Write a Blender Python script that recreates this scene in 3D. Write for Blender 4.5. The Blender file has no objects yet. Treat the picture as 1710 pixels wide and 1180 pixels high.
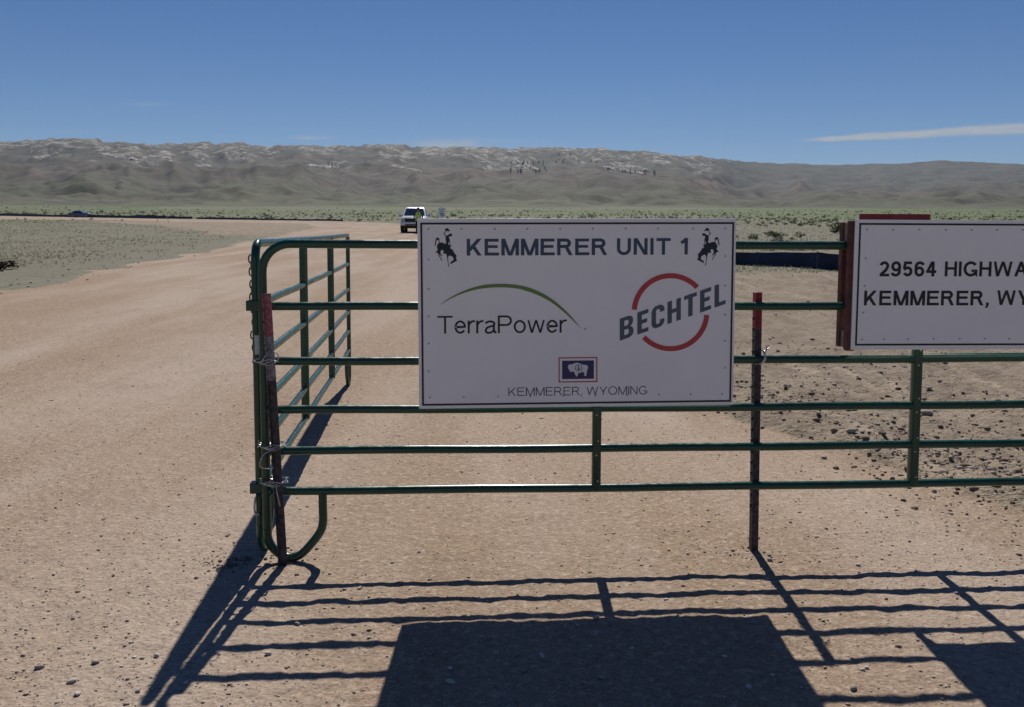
import bpy, bmesh, math, random
import numpy as np
from mathutils import Vector, Matrix
random.seed(7)
rng = np.random.default_rng(7)
scene = bpy.context.scene
C = scene.collection
# ---------------------------------------------------------------- camera
F_PX, CY, PITCH, ROLL, EYE = 1443.3, 495.35, 0.0784, 0.0029, 1.5767      # solved from the photograph (1710x1180)
fw = Vector((0, math.cos(PITCH), -math.sin(PITCH))); up0 = Vector((0, math.sin(PITCH), math.cos(PITCH))); r0 = Vector((1, 0, 0))
cr, sr = math.cos(ROLL), math.sin(ROLL)
axr = r0 * cr + up0 * sr; axd = r0 * sr - up0 * cr
cam_d = bpy.data.cameras.new('camera'); cam = bpy.data.objects.new('camera', cam_d); C.objects.link(cam)
m = Matrix.Identity(4)
for i, v in enumerate((axr, -axd, -fw)):
    for k in range(3): m[k][i] = v[k]
m[2][3] = EYE
cam.matrix_world = m
cam_d.sensor_fit = 'HORIZONTAL'; cam_d.sensor_width = 36; cam_d.lens = 36 * F_PX / 1710
cam_d.shift_y = -(590 - CY) / 1710
cam_d.clip_start = 0.05; cam_d.clip_end = 40000
scene.camera = cam
# ---------------------------------------------------------------- sun, sky, exposure
SUN_DIR = Vector((-0.0071, -0.884, -1)).normalized()
SUN_EL = math.asin(-SUN_DIR.z)
sun_d = bpy.data.lights.new('sun', 'SUN'); sun_d.energy = 4.6; sun_d.angle = math.radians(0.53); sun_d.color = (1, 0.95, 0.87)
sun = bpy.data.objects.new('sun', sun_d); C.objects.link(sun); sun.location = (0, 30, 40)
sun.rotation_mode = 'QUATERNION'; sun.rotation_quaternion = SUN_DIR.to_track_quat('-Z', 'Y')
scene.view_settings.view_transform = 'Standard'; scene.view_settings.look = 'None'
scene.view_settings.exposure = 0.18; scene.view_settings.gamma = 1; scene.view_settings.use_curve_mapping = False
world = bpy.data.worlds.new('World'); scene.world = world; world.use_nodes = True

class NT:
    """short-hand for building node trees"""
    def __init__(s, tree): s.t = tree; s.n = tree.nodes; s.l = tree.links
    def new(s, typ, **kw):
        n = s.n.new(typ)
        for k, v in kw.items(): setattr(n, k, v)
        return n
    def link(s, a, b): s.l.new(a, b)
    def put(s, sock, v):
        if v is None: return
        if hasattr(v, 'is_output'): s.l.new(v, sock)
        elif isinstance(v, (tuple, list)) and len(v) == 3 and sock.type == 'RGBA': sock.default_value = (*v, 1)
        else: sock.default_value = v
    def math(s, op, a, b=None, c=None, clamp=False):
        n = s.new('ShaderNodeMath', operation=op); n.use_clamp = clamp
        s.put(n.inputs[0], a); s.put(n.inputs[1], b); s.put(n.inputs[2], c)
        return n.outputs[0]
    def ramp(s, v, lo, hi, a=0.0, b=1.0, smooth=True):
        n = s.new('ShaderNodeMapRange'); n.clamp = True
        if smooth: n.interpolation_type = 'SMOOTHSTEP'
        s.put(n.inputs[0], v); s.put(n.inputs[1], lo); s.put(n.inputs[2], hi); s.put(n.inputs[3], a); s.put(n.inputs[4], b)
        return n.outputs[0]
    def mix(s, f, a, b, blend='MIX'):
        n = s.new('ShaderNodeMix', data_type='RGBA', blend_type=blend)
        s.put(n.inputs[0], f); s.put(n.inputs[6], a); s.put(n.inputs[7], b)
        return n.outputs[2]
    def noise(s, vec, scale, detail=4, rough=0.55, dist=0.0, col=False):
        n = s.new('ShaderNodeTexNoise'); s.put(n.inputs['Vector'], vec)
        n.inputs['Scale'].default_value = scale; n.inputs['Detail'].default_value = detail
        n.inputs['Roughness'].default_value = rough; n.inputs['Distortion'].default_value = dist
        return n.outputs['Color' if col else 'Fac']
    def voro(s, vec, scale, feature='F1', out='Distance'):
        n = s.new('ShaderNodeTexVoronoi', feature=feature); s.put(n.inputs['Vector'], vec); n.inputs['Scale'].default_value = scale
        return n.outputs[out]
    def mapping(s, vec, scale=(1, 1, 1), rot=(0, 0, 0), loc=(0, 0, 0)):
        n = s.new('ShaderNodeMapping'); s.put(n.inputs[0], vec)
        n.inputs['Scale'].default_value = scale; n.inputs['Rotation'].default_value = rot; n.inputs['Location'].default_value = loc
        return n.outputs[0]
    def attr(s, name):
        n = s.new('ShaderNodeAttribute'); n.attribute_name = name; return n.outputs['Fac']

w = NT(world.node_tree)
bg = w.n['Background']; bg.inputs[1].default_value = 0.065
sky = w.new('ShaderNodeTexSky', sky_type='NISHITA')
sky.sun_disc = False; sky.sun_elevation = SUN_EL; sky.sun_rotation = 0.0
sky.altitude = 2100; sky.air_density = 1.0; sky.dust_density = 0.05; sky.ozone_density = 1.0
tc = w.new('ShaderNodeTexCoord'); sx = w.new('ShaderNodeSeparateXYZ'); w.link(tc.outputs['Generated'], sx.inputs[0])
vx, vy, vz = sx.outputs
ysafe = w.math('MAXIMUM', vy, 0.05)
cu = w.math('DIVIDE', vx, ysafe); cv = w.math('DIVIDE', vz, ysafe)
front = w.ramp(vy, 0.1, 0.25)
cmb = w.new('ShaderNodeCombineXYZ'); w.link(cu, cmb.inputs[0]); w.link(cv, cmb.inputs[1])
cn = w.noise(w.mapping(cmb.outputs[0], scale=(14, 60, 1)), 1.0, 6, 0.6)
cn2 = w.noise(w.mapping(cmb.outputs[0], scale=(40, 160, 1)), 1.0, 4, 0.6)
# long thin cloud band, low on the right
du = w.math('SUBTRACT', cu, 0.318)
axis = w.math('ADD', w.math('MULTIPLY_ADD', du, 0.058, 0.1006), w.math('MULTIPLY', w.math('SUBTRACT', cn, 0.5), 0.006))
half = w.math('MULTIPLY', w.math('POWER', w.math('MAXIMUM', du, 0.0), 0.55), 0.0135)
dv = w.math('ABSOLUTE', w.math('SUBTRACT', cv, axis))
band = w.ramp(w.math('DIVIDE', dv, w.math('ADD', half, 0.0006)), 1.25, 0.35)
band = w.math('MULTIPLY', band, w.ramp(du, 0.0, 0.05))
band = w.math('MULTIPLY', band, w.ramp(cn2, 0.2, 0.62, 0.55, 0.95))
band = w.math('MULTIPLY', band, w.ramp(cu, 1.6, 0.9))
mask = band
for (u0, v0, su, sv, amt) in ((-0.412, 0.1405, 0.022, 0.0024, 0.5), (-0.058, 0.0965, 0.05, 0.0046, 1.0), (-0.232, 0.1025, 0.02, 0.002, 0.6)):
    a = w.math('POWER', w.math('DIVIDE', w.math('SUBTRACT', cu, u0), su), 2.0)
    b = w.math('POWER', w.math('DIVIDE', w.math('SUBTRACT', cv, v0), sv), 2.0)
    g = w.math('EXPONENT', w.math('MULTIPLY', w.math('ADD', a, b), -1.0))
    g = w.math('MULTIPLY', g, w.ramp(cn, 0.38, 0.62, 0.15, amt))
    mask = w.math('MAXIMUM', mask, g)
mask = w.math('MULTIPLY', mask, front)
sep = w.new('ShaderNodeSeparateColor'); w.link(sky.outputs[0], sep.inputs[0]); com = w.new('ShaderNodeCombineColor')     # deeper, more saturated blue over the whole dome
for i, (k, g) in enumerate(((0.262, 1.36), (0.47, 1.11), (0.94, 0.91))):
    w.link(w.math('MULTIPLY', w.math('POWER', w.math('MAXIMUM', sep.outputs[i], 0.0), g), k), com.inputs[i])
cloud = w.new('ShaderNodeMix', data_type='RGBA'); w.link(mask, cloud.inputs[0]); w.link(com.outputs[0], cloud.inputs[6])
cloud.inputs[7].default_value = (5.5, 5.8, 6.2, 1)
w.link(cloud.outputs[2], bg.inputs[0])
try:
    scene.cycles.volume_bounces = 1; scene.cycles.volume_step_rate = 4; scene.cycles.max_bounces = 5; scene.cycles.diffuse_bounces = 3
except Exception: pass

# ---------------------------------------------------------------- helpers
def link(o): C.objects.link(o); return o
def tag(o, label=None, cat=None, group=None, kind=None):
    for k, v in (('label', label), ('category', cat), ('group', group), ('kind', kind)):
        if v: o[k] = v
    return o
def empty(name, loc=(0, 0, 0), rz=0.0):
    o = link(bpy.data.objects.new(name, None)); o.location = loc; o.rotation_euler = (0, 0, rz); o.empty_display_size = 0.1
    return o
def ray(px, py):
    x, y = px - 855, py - CY
    X = cr * x + sr * y; Y = -sr * x + cr * y
    return fw + r0 * (X / F_PX) - up0 * (Y / F_PX)

class MB:
    """collects shapes; build() links them as one mesh object"""
    def __init__(s): s.v = []; s.f = []
    def add(s, vs, fs):
        b = len(s.v); s.v += [tuple(p) for p in vs]; s.f += [tuple(i + b for i in f) for f in fs]; return s
    def box(s, x0, x1, y0, y1, z0, z1, M=None):
        vs = [Vector((x, y, z)) for z in (z0, z1) for y in (y0, y1) for x in (x0, x1)]
        if M: vs = [M @ v for v in vs]
        return s.add(vs, [(0, 2, 3, 1), (4, 5, 7, 6), (0, 1, 5, 4), (2, 6, 7, 3), (0, 4, 6, 2), (1, 3, 7, 5)])
    def bbox(s, x0, x1, y0, y1, z0, z1, bev=0.004, M=None):
        """box with chamfered edges"""
        bm = bmesh.new(); bmesh.ops.create_cube(bm, size=1)
        for v in bm.verts: v.co = Vector(((x0 + x1) / 2 + v.co.x * (x1 - x0), (y0 + y1) / 2 + v.co.y * (y1 - y0), (z0 + z1) / 2 + v.co.z * (z1 - z0)))
        bmesh.ops.bevel(bm, geom=bm.edges[:], offset=bev, segments=2, affect='EDGES', profile=0.6)
        bm.verts.ensure_lookup_table(); bm.verts.index_update()
        vs = [M @ v.co if M else v.co.copy() for v in bm.verts]
        fs = [[v.index for v in f.verts] for f in bm.faces]; bm.free()
        return s.add(vs, fs)
    def tube(s, pts, r, seg=12, cap=True, rad=None):
        pts = [Vector(p) for p in pts]; n = len(pts); vs = []; fs = []
        t = (pts[1] - pts[0]).normalized(); u = t.orthogonal().normalized()
        for i, p in enumerate(pts):
            t2 = (pts[min(i + 1, n - 1)] - pts[max(i - 1, 0)]).normalized()
            u = (u - t2 * u.dot(t2)).normalized(); q = t2.cross(u)
            rr = rad[i] if rad else r
            vs += [p + (u * math.cos(2 * math.pi * k / seg) + q * math.sin(2 * math.pi * k / seg)) * rr for k in range(seg)]
        for i in range(n - 1):
            for k in range(seg):
                a = i * seg + k; b = i * seg + (k + 1) % seg
                fs.append((a, b, b + seg, a + seg))
        if cap: fs.append(tuple(reversed(range(seg)))); fs.append(tuple(range((n - 1) * seg, n * seg)))
        return s.add(vs, fs)
    def prism(s, poly, y0, y1):
        """x,z outline (counter-clockwise seen from -y) extruded along y"""
        n = len(poly)
        vs = [(x, y0, z) for x, z in poly] + [(x, y1, z) for x, z in poly]
        fs = [tuple(range(n)), tuple(reversed(range(n, 2 * n)))] + [(i, i + n, (i + 1) % n + n, (i + 1) % n) for i in range(n)]
        return s.add(vs, fs)
    def loft(s, rings, cap=True):
        n = len(rings[0]); vs = [p for r in rings for p in r]; fs = []
        for i in range(len(rings) - 1):
            for k in range(n):
                a = i * n + k; b = i * n + (k + 1) % n
                fs.append((a, b, b + n, a + n))
        if cap: fs.append(tuple(reversed(range(n)))); fs.append(tuple(range((len(rings) - 1) * n, len(rings) * n)))
        return s.add(vs, fs)
    def mesh(s, name, mat, smooth=False, angle=40):
        me = bpy.data.meshes.new(name); me.from_pydata(s.v, [], s.f); me.update()
        if mat: me.materials.append(mat)
        bm = bmesh.new(); bm.from_mesh(me); bmesh.ops.recalc_face_normals(bm, faces=bm.faces[:]); bm.to_mesh(me); bm.free()
        if smooth:
            me.polygons.foreach_set('use_smooth', [True] * len(me.polygons))
            me.set_sharp_from_angle(angle=math.radians(angle))
        return me
    def build(s, name, mat, parent=None, smooth=False, angle=40):
        o = link(bpy.data.objects.new(name, s.mesh(name, mat, smooth, angle)))
        if parent: o.parent = parent
        return o

def smooth_path(pts, sub=6):
    P = [Vector(p) for p in pts]; out = []
    for i in range(len(P) - 1):
        a, b = P[max(i - 1, 0)], P[min(i + 2, len(P) - 1)]
        for k in range(sub):
            t = k / sub
            out.append(0.5 * ((2 * P[i]) + (P[i + 1] - a) * t + (2 * a - 5 * P[i] + 4 * P[i + 1] - b) * t * t + (3 * P[i] - a - 3 * P[i + 1] + b) * t ** 3))
    out.append(P[-1]); return out

def material(name, col, rough=0.6, metal=0.0, spec=0.5, var=0.0, vscale=20, bump=0.0, bscale=60, col2=None, coat=0.0, edge=(0.35, 0.65)):
    mt = bpy.data.materials.new(name); mt.use_nodes = True; n = NT(mt.node_tree); b = n.n['Principled BSDF']
    b.inputs['Roughness'].default_value = rough; b.inputs['Metallic'].default_value = metal
    b.inputs['Specular IOR Level'].default_value = spec; b.inputs['Coat Weight'].default_value = coat
    t = n.new('ShaderNodeTexCoord').outputs['Object']
    c2 = col2 if col2 else tuple(c * (1 - var) for c in col)
    f = n.ramp(n.noise(t, vscale, 5, 0.6), edge[0], edge[1])
    n.link(n.mix(f, col, c2), b.inputs['Base Color'])
    r = n.ramp(n.noise(t, vscale * 2.3, 4), 0.3, 0.7, max(rough - 0.06, 0.02), min(rough + 0.1, 1))
    n.link(r, b.inputs['Roughness'])
    if bump:
        bp = n.new('ShaderNodeBump'); bp.inputs['Strength'].default_value = bump; bp.inputs['Distance'].default_value = 0.003
        n.link(n.noise(t, bscale, 5), bp.inputs['Height']); n.link(bp.outputs[0], b.inputs['Normal'])
    return mt

M = {}
M['green'] = material('green_enamel', (0.008, 0.062, 0.036), 0.26, var=0.25, vscale=9, bump=0.06, bscale=90, col2=(0.012, 0.052, 0.03))
M['sign'] = material('sign_white', (0.93, 0.92, 0.88), 0.42, var=0.05, vscale=3.0, col2=(0.90, 0.89, 0.85))
M['black'] = material('print_black', (0.008, 0.008, 0.011), 0.4, var=0.2)
M['slate'] = material('print_slate_blue', (0.040, 0.078, 0.128), 0.4, var=0.15)
M['slate2'] = material('print_slate_grey', (0.078, 0.112, 0.150), 0.4, var=0.15)
M['navy'] = material('print_navy', (0.006, 0.010, 0.026), 0.4, var=0.2)
M['lime'] = material('print_leaf_green', (0.15, 0.26, 0.06), 0.4, var=0.1)
M['coral'] = material('print_coral_red', (0.52, 0.052, 0.055), 0.4, var=0.1)
M['flagblue'] = material('print_flag_blue', (0.022, 0.022, 0.11), 0.4, var=0.1)
M['print_white'] = material('print_white', (0.74, 0.74, 0.78), 0.42, var=0.04)
M['screw'] = material('screw_zinc', (0.5, 0.5, 0.53), 0.35, metal=0.6, var=0.2)
M['wood'] = material('red_brown_lumber', (0.145, 0.052, 0.036), 0.8, vscale=14, bump=0.5, bscale=60, col2=(0.07, 0.03, 0.024))
M['wood_cut'] = material('pale_end_grain', (0.33, 0.23, 0.19), 0.85, var=0.35, vscale=30, bump=0.3)
M['red'] = material('red_sheet', (0.28, 0.012, 0.028), 0.45, var=0.25, vscale=8)
M['post_red'] = material('faded_red_paint', (0.30, 0.02, 0.03), 0.6, vscale=45, col2=(0.16, 0.012, 0.02), bump=0.2)
M['post_pink'] = material('worn_pink_paint', (0.36, 0.16, 0.17), 0.7, vscale=60, col2=(0.24, 0.05, 0.07), bump=0.3)
M['post_grey'] = material('weathered_post_steel', (0.085, 0.075, 0.08), 0.6, metal=0.3, vscale=40, col2=(0.035, 0.028, 0.03), bump=0.3)
M['post_pale'] = material('pale_worn_post', (0.30, 0.28, 0.29), 0.65, vscale=50, col2=(0.12, 0.11, 0.12), bump=0.3)
M['wire'] = material('galvanised_wire', (0.52, 0.54, 0.58), 0.38, metal=0.75, var=0.3, vscale=80)
M['chain'] = material('dark_chain_steel', (0.03, 0.032, 0.036), 0.45, metal=0.8, var=0.4, vscale=60)
M['label'] = material('paper_label', (0.6, 0.6, 0.62), 0.6, var=0.15, vscale=120)

# ---------------------------------------------------------------- numpy noise
def _h(ix, iy, seed):
    n = (ix.astype(np.int64) * 374761393 + iy.astype(np.int64) * 668265263 + seed * 2147483647) & 0xFFFFFFFF
    n = ((n ^ (n >> 13)) * 1274126177) & 0xFFFFFFFF
    return ((n ^ (n >> 16)) & 0xFFFFFF) / float(0xFFFFFF)
def vnoise(x, y, seed=0):
    ix, iy = np.floor(x), np.floor(y); fx, fy = x - ix, y - iy
    fx = fx * fx * fx * (fx * (fx * 6 - 15) + 10); fy = fy * fy * fy * (fy * (fy * 6 - 15) + 10)
    a, b = _h(ix, iy, seed), _h(ix + 1, iy, seed); c, d = _h(ix, iy + 1, seed), _h(ix + 1, iy + 1, seed)
    return (a + (b - a) * fx) * (1 - fy) + (c + (d - c) * fx) * fy
def fbm(x, y, oct=4, seed=0, gain=0.5):
    s = np.zeros_like(x, dtype=float); a = 1.0; t = 0
    for k in range(oct):
        s += a * (vnoise(x, y, seed + k * 17) - 0.5); t += a; a *= gain; x = x * 2.03 + 11.3; y = y * 1.97 - 7.1
    return s / t * 2          # about -1..1
def ridged(x, y, oct=4, seed=0):
    s = np.zeros_like(x, dtype=float); a = 1.0; t = 0
    for k in range(oct):
        s += a * (1 - np.abs(2 * vnoise(x, y, seed + k * 13) - 1)); t += a; a *= 0.5; x = x * 2.1 + 3.7; y = y * 2.0 + 9.2
    return s / t
def sstep(x, a, b):
    t = np.clip((x - a) / (b - a), 0, 1); return t * t * (3 - 2 * t)

# ---------------------------------------------------------------- ground plan (metres; camera stands at 0,0)
ROAD = [(14, -60), (6, -12), (3.7, 2.0), (2.87, 4.9), (2.0, 7.15), (1.0, 12), (-0.6, 25), (-3.2, 45), (-5.6, 68), (-8.2, 88), (-12, 105), (-18, 122), (-27, 135),
        (-61, 161), (-130, 221), (-300, 340), (-430, 400), (-420, 385), (-250, 262), (-91, 153), (-64, 141), (-49, 127), (-33, 118), (-25.5, 108), (-21, 92),
        (-17.5, 72), (-14.7, 50), (-12.2, 28.7), (-10.7, 18), (-10.0, 5), (-12, -12), (-20, -60)]
SOIL = [(4, -14), (1.7, 2.0), (0.87, 4.9), (0.0, 7.15), (-1.0, 12), (-2.5, 19), (3, 23), (9, 24.5), (16, 22), (30, 20), (60, 6), (60, -14)]
SOIL2 = [(-15.5, 58), (-17.5, 72), (-21, 92), (-25.5, 107), (-33, 117), (-49, 126), (-62, 134), (-60, 122), (-40, 98), (-27, 74), (-20, 60)]
def sdf(poly, x, y):
    """signed distance, negative inside"""
    P = np.array(poly, float); d = np.full(x.shape, 1e18); ins = np.zeros(x.shape, bool)
    for i in range(len(P)):
        a, b = P[i], P[(i + 1) % len(P)]; ex, ey = b - a
        t = np.clip(((x - a[0]) * ex + (y - a[1]) * ey) / (ex * ex + ey * ey), 0, 1)
        d = np.minimum(d, (x - a[0] - t * ex) ** 2 + (y - a[1] - t * ey) ** 2)
        if a[1] != b[1]: ins ^= ((a[1] > y) != (b[1] > y)) & (x < (b[0] - a[0]) * (y - a[1]) / (b[1] - a[1]) + a[0])
    return np.where(ins, -1, 1) * np.sqrt(d)
# profile of the land along the view: (distance, height)
PROF = np.array([(0, 0), (8, 0), (12, 0.07), (30, 0.45), (70, 1.27), (140, 2.68), (219, 4.3), (500, 11.2), (1000, 25.0)])
CREST = np.array([(-900, 262), (-500, 250), (-200, 246), (0, 243), (100, 242), (150, 240), (180, 243), (250, 245), (330, 245), (400, 246), (440, 249), (500, 250), (560, 250), (630, 246.5), (700, 250),
                  (770, 252), (850, 252), (950, 251), (1050, 255), (1120, 261), (1200, 267), (1280, 273), (1400, 275), (1500, 273), (1560, 268), (1620, 270), (1710, 275), (1900, 270), (2300, 280), (2900, 262)], float)
def land(x, y):
    """height plus material masks at world x, y"""
    x = np.asarray(x, float); y = np.asarray(y, float)
    r = np.hypot(x, y); az = np.arctan2(x, y)
    dist = np.where(y > 0, np.maximum(y, r * 0.35), r * 0.35)
    z = np.interp(dist, PROF[:, 0], PROF[:, 1])
    near = r < 700
    road = np.full(x.shape, 99.0); soil = np.full(x.shape, 99.0)
    wob = 0.5 * fbm(x[near] * 0.45, y[near] * 0.45, 5, 5) * np.clip(r[near] / 12, 0.3, 2.2)
    road[near] = sdf(ROAD, x[near], y[near]) + wob
    soil[near] = np.minimum(sdf(SOIL, x[near], y[near]), sdf(SOIL2, x[near], y[near])) + wob * 1.5
    k_road = 1 - sstep(road, -0.15 - 0.006 * np.minimum(r, 60), 0.15 + 0.006 * np.minimum(r, 60)); k_soil = (1 - sstep(soil, -0.8, 0.9)) * (1 - k_road)
    # small relief
    fine = np.clip(1.3 - r / 60, 0, 1)
    z = z + fine * k_road * (0.007 * fbm(x * 2.2, y * 2.2, 3, 21) + 0.0065 * fbm(x * 9, y * 9, 3, 22) + 0.004 * fbm(x * 24, y * 24, 2, 23))
    # windrow of spoil along the right edge of the gravel, ruts in the disturbed soil
    u = x + 0.29 * (y - 7.15) - 2.0          # across the tracks, which run away to the upper left
    wind = np.exp(-((road - 0.35) / 0.38) ** 2) * (y < 24) * (y > -8) * (x > -2)
    z = z + wind * (0.055 + 0.05 * fbm(x * 2.7, y * 2.7, 4, 31)) * (r < 40)
    ruts = np.sin(u * 5.2 + 0.8 * fbm(x * 0.3, y * 0.3, 2, 8)) * 0.022 + np.sin(u * 13 + 2 * fbm(x * 0.2, y * 0.2, 2, 9)) * 0.009
    z = z + k_soil * (r < 70) * (ruts + 0.05 * fbm(x * 1.4, y * 1.4, 4, 33) + 0.05 * np.abs(fbm(x * 6, y * 6, 4, 34)))
    wild = (1 - k_road) * (1 - k_soil)
    z = z + wild * (0.06 * fbm(x * 0.5, y * 0.5, 3, 41) + 0.03 * fbm(x * 2.1, y * 2.1, 3, 42)) * sstep(road, 0, 3)
    z = z + wild * sstep(r, 40, 200) * sstep(road, 5, 60) * np.clip(r / 300, 0, 3) * 0.35 * fbm(x / 45, y / 45, 3, 43)
    z = z + wild * sstep(r, 250, 900) * 2.2 * fbm(x / 160, y / 160, 3, 44)
    rock = np.zeros(x.shape)
    # hills
    far = r > 850
    if far.any():
        X, Y, R, A = x[far], y[far], r[far], az[far]
        A2 = A + 0.02 * fbm(X / 500, Y / 500, 2, 55)
        px = 855 + F_PX * np.tan(np.clip(A, -1.2, 1.2))
        cosA = np.cos(np.clip(A, -1.2, 1.2))
        cy_ = np.interp(px, CREST[:, 0], CREST[:, 1])
        right = sstep(px, 1120, 1320)
        rc = 3900 + 1500 * right + 300 * fbm(A * 7, A * 0 + 3, 2, 60)      # distance of the crest
        ez = lambda yy: (382 - yy) / F_PX * cosA
        b0 = ez(347)
        tt = (R - 1000) / (rc - 1000)
        tw = tt + 0.035 * fbm(A * 9, R / 900, 3, 67)
        base = np.interp(np.clip(tw, 0, 1), [0, .06, .12, .20, .27, .35, .47, .56, .68, .84, .95, 1], [0, .025, .06, .225, .205, .29, .555, .50, .60, .82, .96, 1.0])
        base = np.where(tt > .9, np.interp(np.clip(tt, 0, 1), [.84, .95, 1], [.82, .96, 1]), base)
        base_r = np.interp(np.clip(tt, 0, 1), [0, .1, .22, .38, .55, .72, .86, .95, 1], [0, .04, .20, .24, .48, .46, .76, .93, 1.0])
        base = base * (1 - right) + base_r * right
        e = b0 + (ez(cy_) - b0) * base
        over = np.clip(tt - 1, 0, 2)
        zz = EYE + R * e - over * 260
        # spurs and gullies running down towards the plain
        spur = ridged(A2 * 11 + 4, R / 1700 + 0.6 * fbm(X / 900, Y / 900, 2, 61), 4, 62) - 0.62
        amp = np.interp(tt, [0, .10, .22, .5, .8, .95, 1.0, 1.4], [0, 4, 26, 52, 44, 14, 4, 10])
        zz = zz + amp * spur * 1.5 + amp * 0.42 * fbm(X / 210, Y / 210, 4, 63) + np.interp(tt, [0, .1, .16, .3, .4, 1], [0, 2, 15, 15, 9, 6]) * fbm(X / 70, Y / 70, 3, 64)
        rn = fbm(A2 * 60, R / 420, 4, 65) + 0.5 * fbm(X / 60, Y / 60, 3, 66)
        rk = sstep(rn + 0.9 * sstep(tt, .62, .98) - 0.55 * right, 0.36, 0.80) * sstep(tt, .62, .76) * (1 - 0.9 * right)
        zz = zz + rk * (7 + 9 * fbm(X / 45, Y / 45, 2, 68))
        bl = sstep(R, 900, 1150)
        z[far] = z[far] * (1 - bl) + zz * bl
        rock[far] = rk
    green = sstep(r, 150, 330) * (1 - sstep(r, 1000, 1500)) * np.clip(0.75 + 0.5 * fbm(x / 130, y / 60, 3, 71) + 0.25 * sstep(az, -0.05, 0.2), 0, 1)
    green = np.maximum(green, 0.8 * sstep(road, 2, 18) * sstep(r, 95, 150) * (1 - sstep(r, 300, 420)) * sstep(fbm(x / 30, y / 30, 3, 73), -0.3, 0.4))
    return z, k_road, k_soil, rock, green, road
def gz(x, y): return float(land(np.array([x]), np.array([y]))[0][0])
def on_ground(px, py):
    """world point of the ground seen at a picture point"""
    d = ray(px, py); lo = 1.0
    for k in range(1, 4000):
        t = 1.5 * 1.01 ** k
        p = Vector((0, 0, EYE)) + d * t
        if p.z <= np.interp(p.y, PROF[:, 0], PROF[:, 1]) or t > 2000: return p
    return p

# ---------------------------------------------------------------- the land itself: one polar grid split into road, grassland and hills
fr = np.radians(np.arange(-41, 41.001, 0.15)); bk = np.radians(np.arange(43.5, 316.6, 2.5)); AZ = np.concatenate([fr, bk])
def geo(a, b, q): return a * np.exp(np.arange(0, math.log(b / a), math.log(q)))
RR = np.concatenate([[0.02], geo(0.25, 2, 1.2), geo(2, 9.5, 1.0085), geo(9.5, 1000, 1.0135), geo(1000, 6400, 1.0085), [6600, 7500]])
nA, nR = len(AZ), len(RR)
gx = (RR[:, None] * np.sin(AZ)[None]).ravel(); gy = (RR[:, None] * np.cos(AZ)[None]).ravel()
gzv, kR, kS, kK, kG, _ = land(gx, gy)
ii, jj = np.meshgrid(np.arange(nR - 1), np.arange(nA), indexing='ij'); j2 = (jj + 1) % nA
Q = np.stack([ii * nA + jj, ii * nA + j2, (ii + 1) * nA + j2, (ii + 1) * nA + jj], -1).reshape(-1, 4)
Q = Q[:, ::-1]
def grid_object(name, quads, mat):
    used, inv = np.unique(quads.ravel(), return_inverse=True)
    me = bpy.data.meshes.new(name); me.vertices.add(len(used))
    me.vertices.foreach_set('co', np.stack([gx[used], gy[used], gzv[used]], -1).ravel())
    nq = len(quads); me.loops.add(nq * 4); me.loops.foreach_set('vertex_index', inv.astype(np.int32))
    me.polygons.add(nq); me.polygons.foreach_set('loop_start', np.arange(nq, dtype=np.int32) * 4)
    me.polygons.foreach_set('use_smooth', np.ones(nq, bool)); me.update(calc_edges=True)
    for nm, arr in (('road', kR), ('soil', kS), ('rock', kK), ('green', kG)):
        a = me.attributes.new(nm, 'FLOAT', 'POINT'); a.data.foreach_set('value', arr[used].astype(np.float32))
    me.materials.append(mat)
    o = link(bpy.data.objects.new(name, me)); o['kind'] = 'structure'; return o

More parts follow.
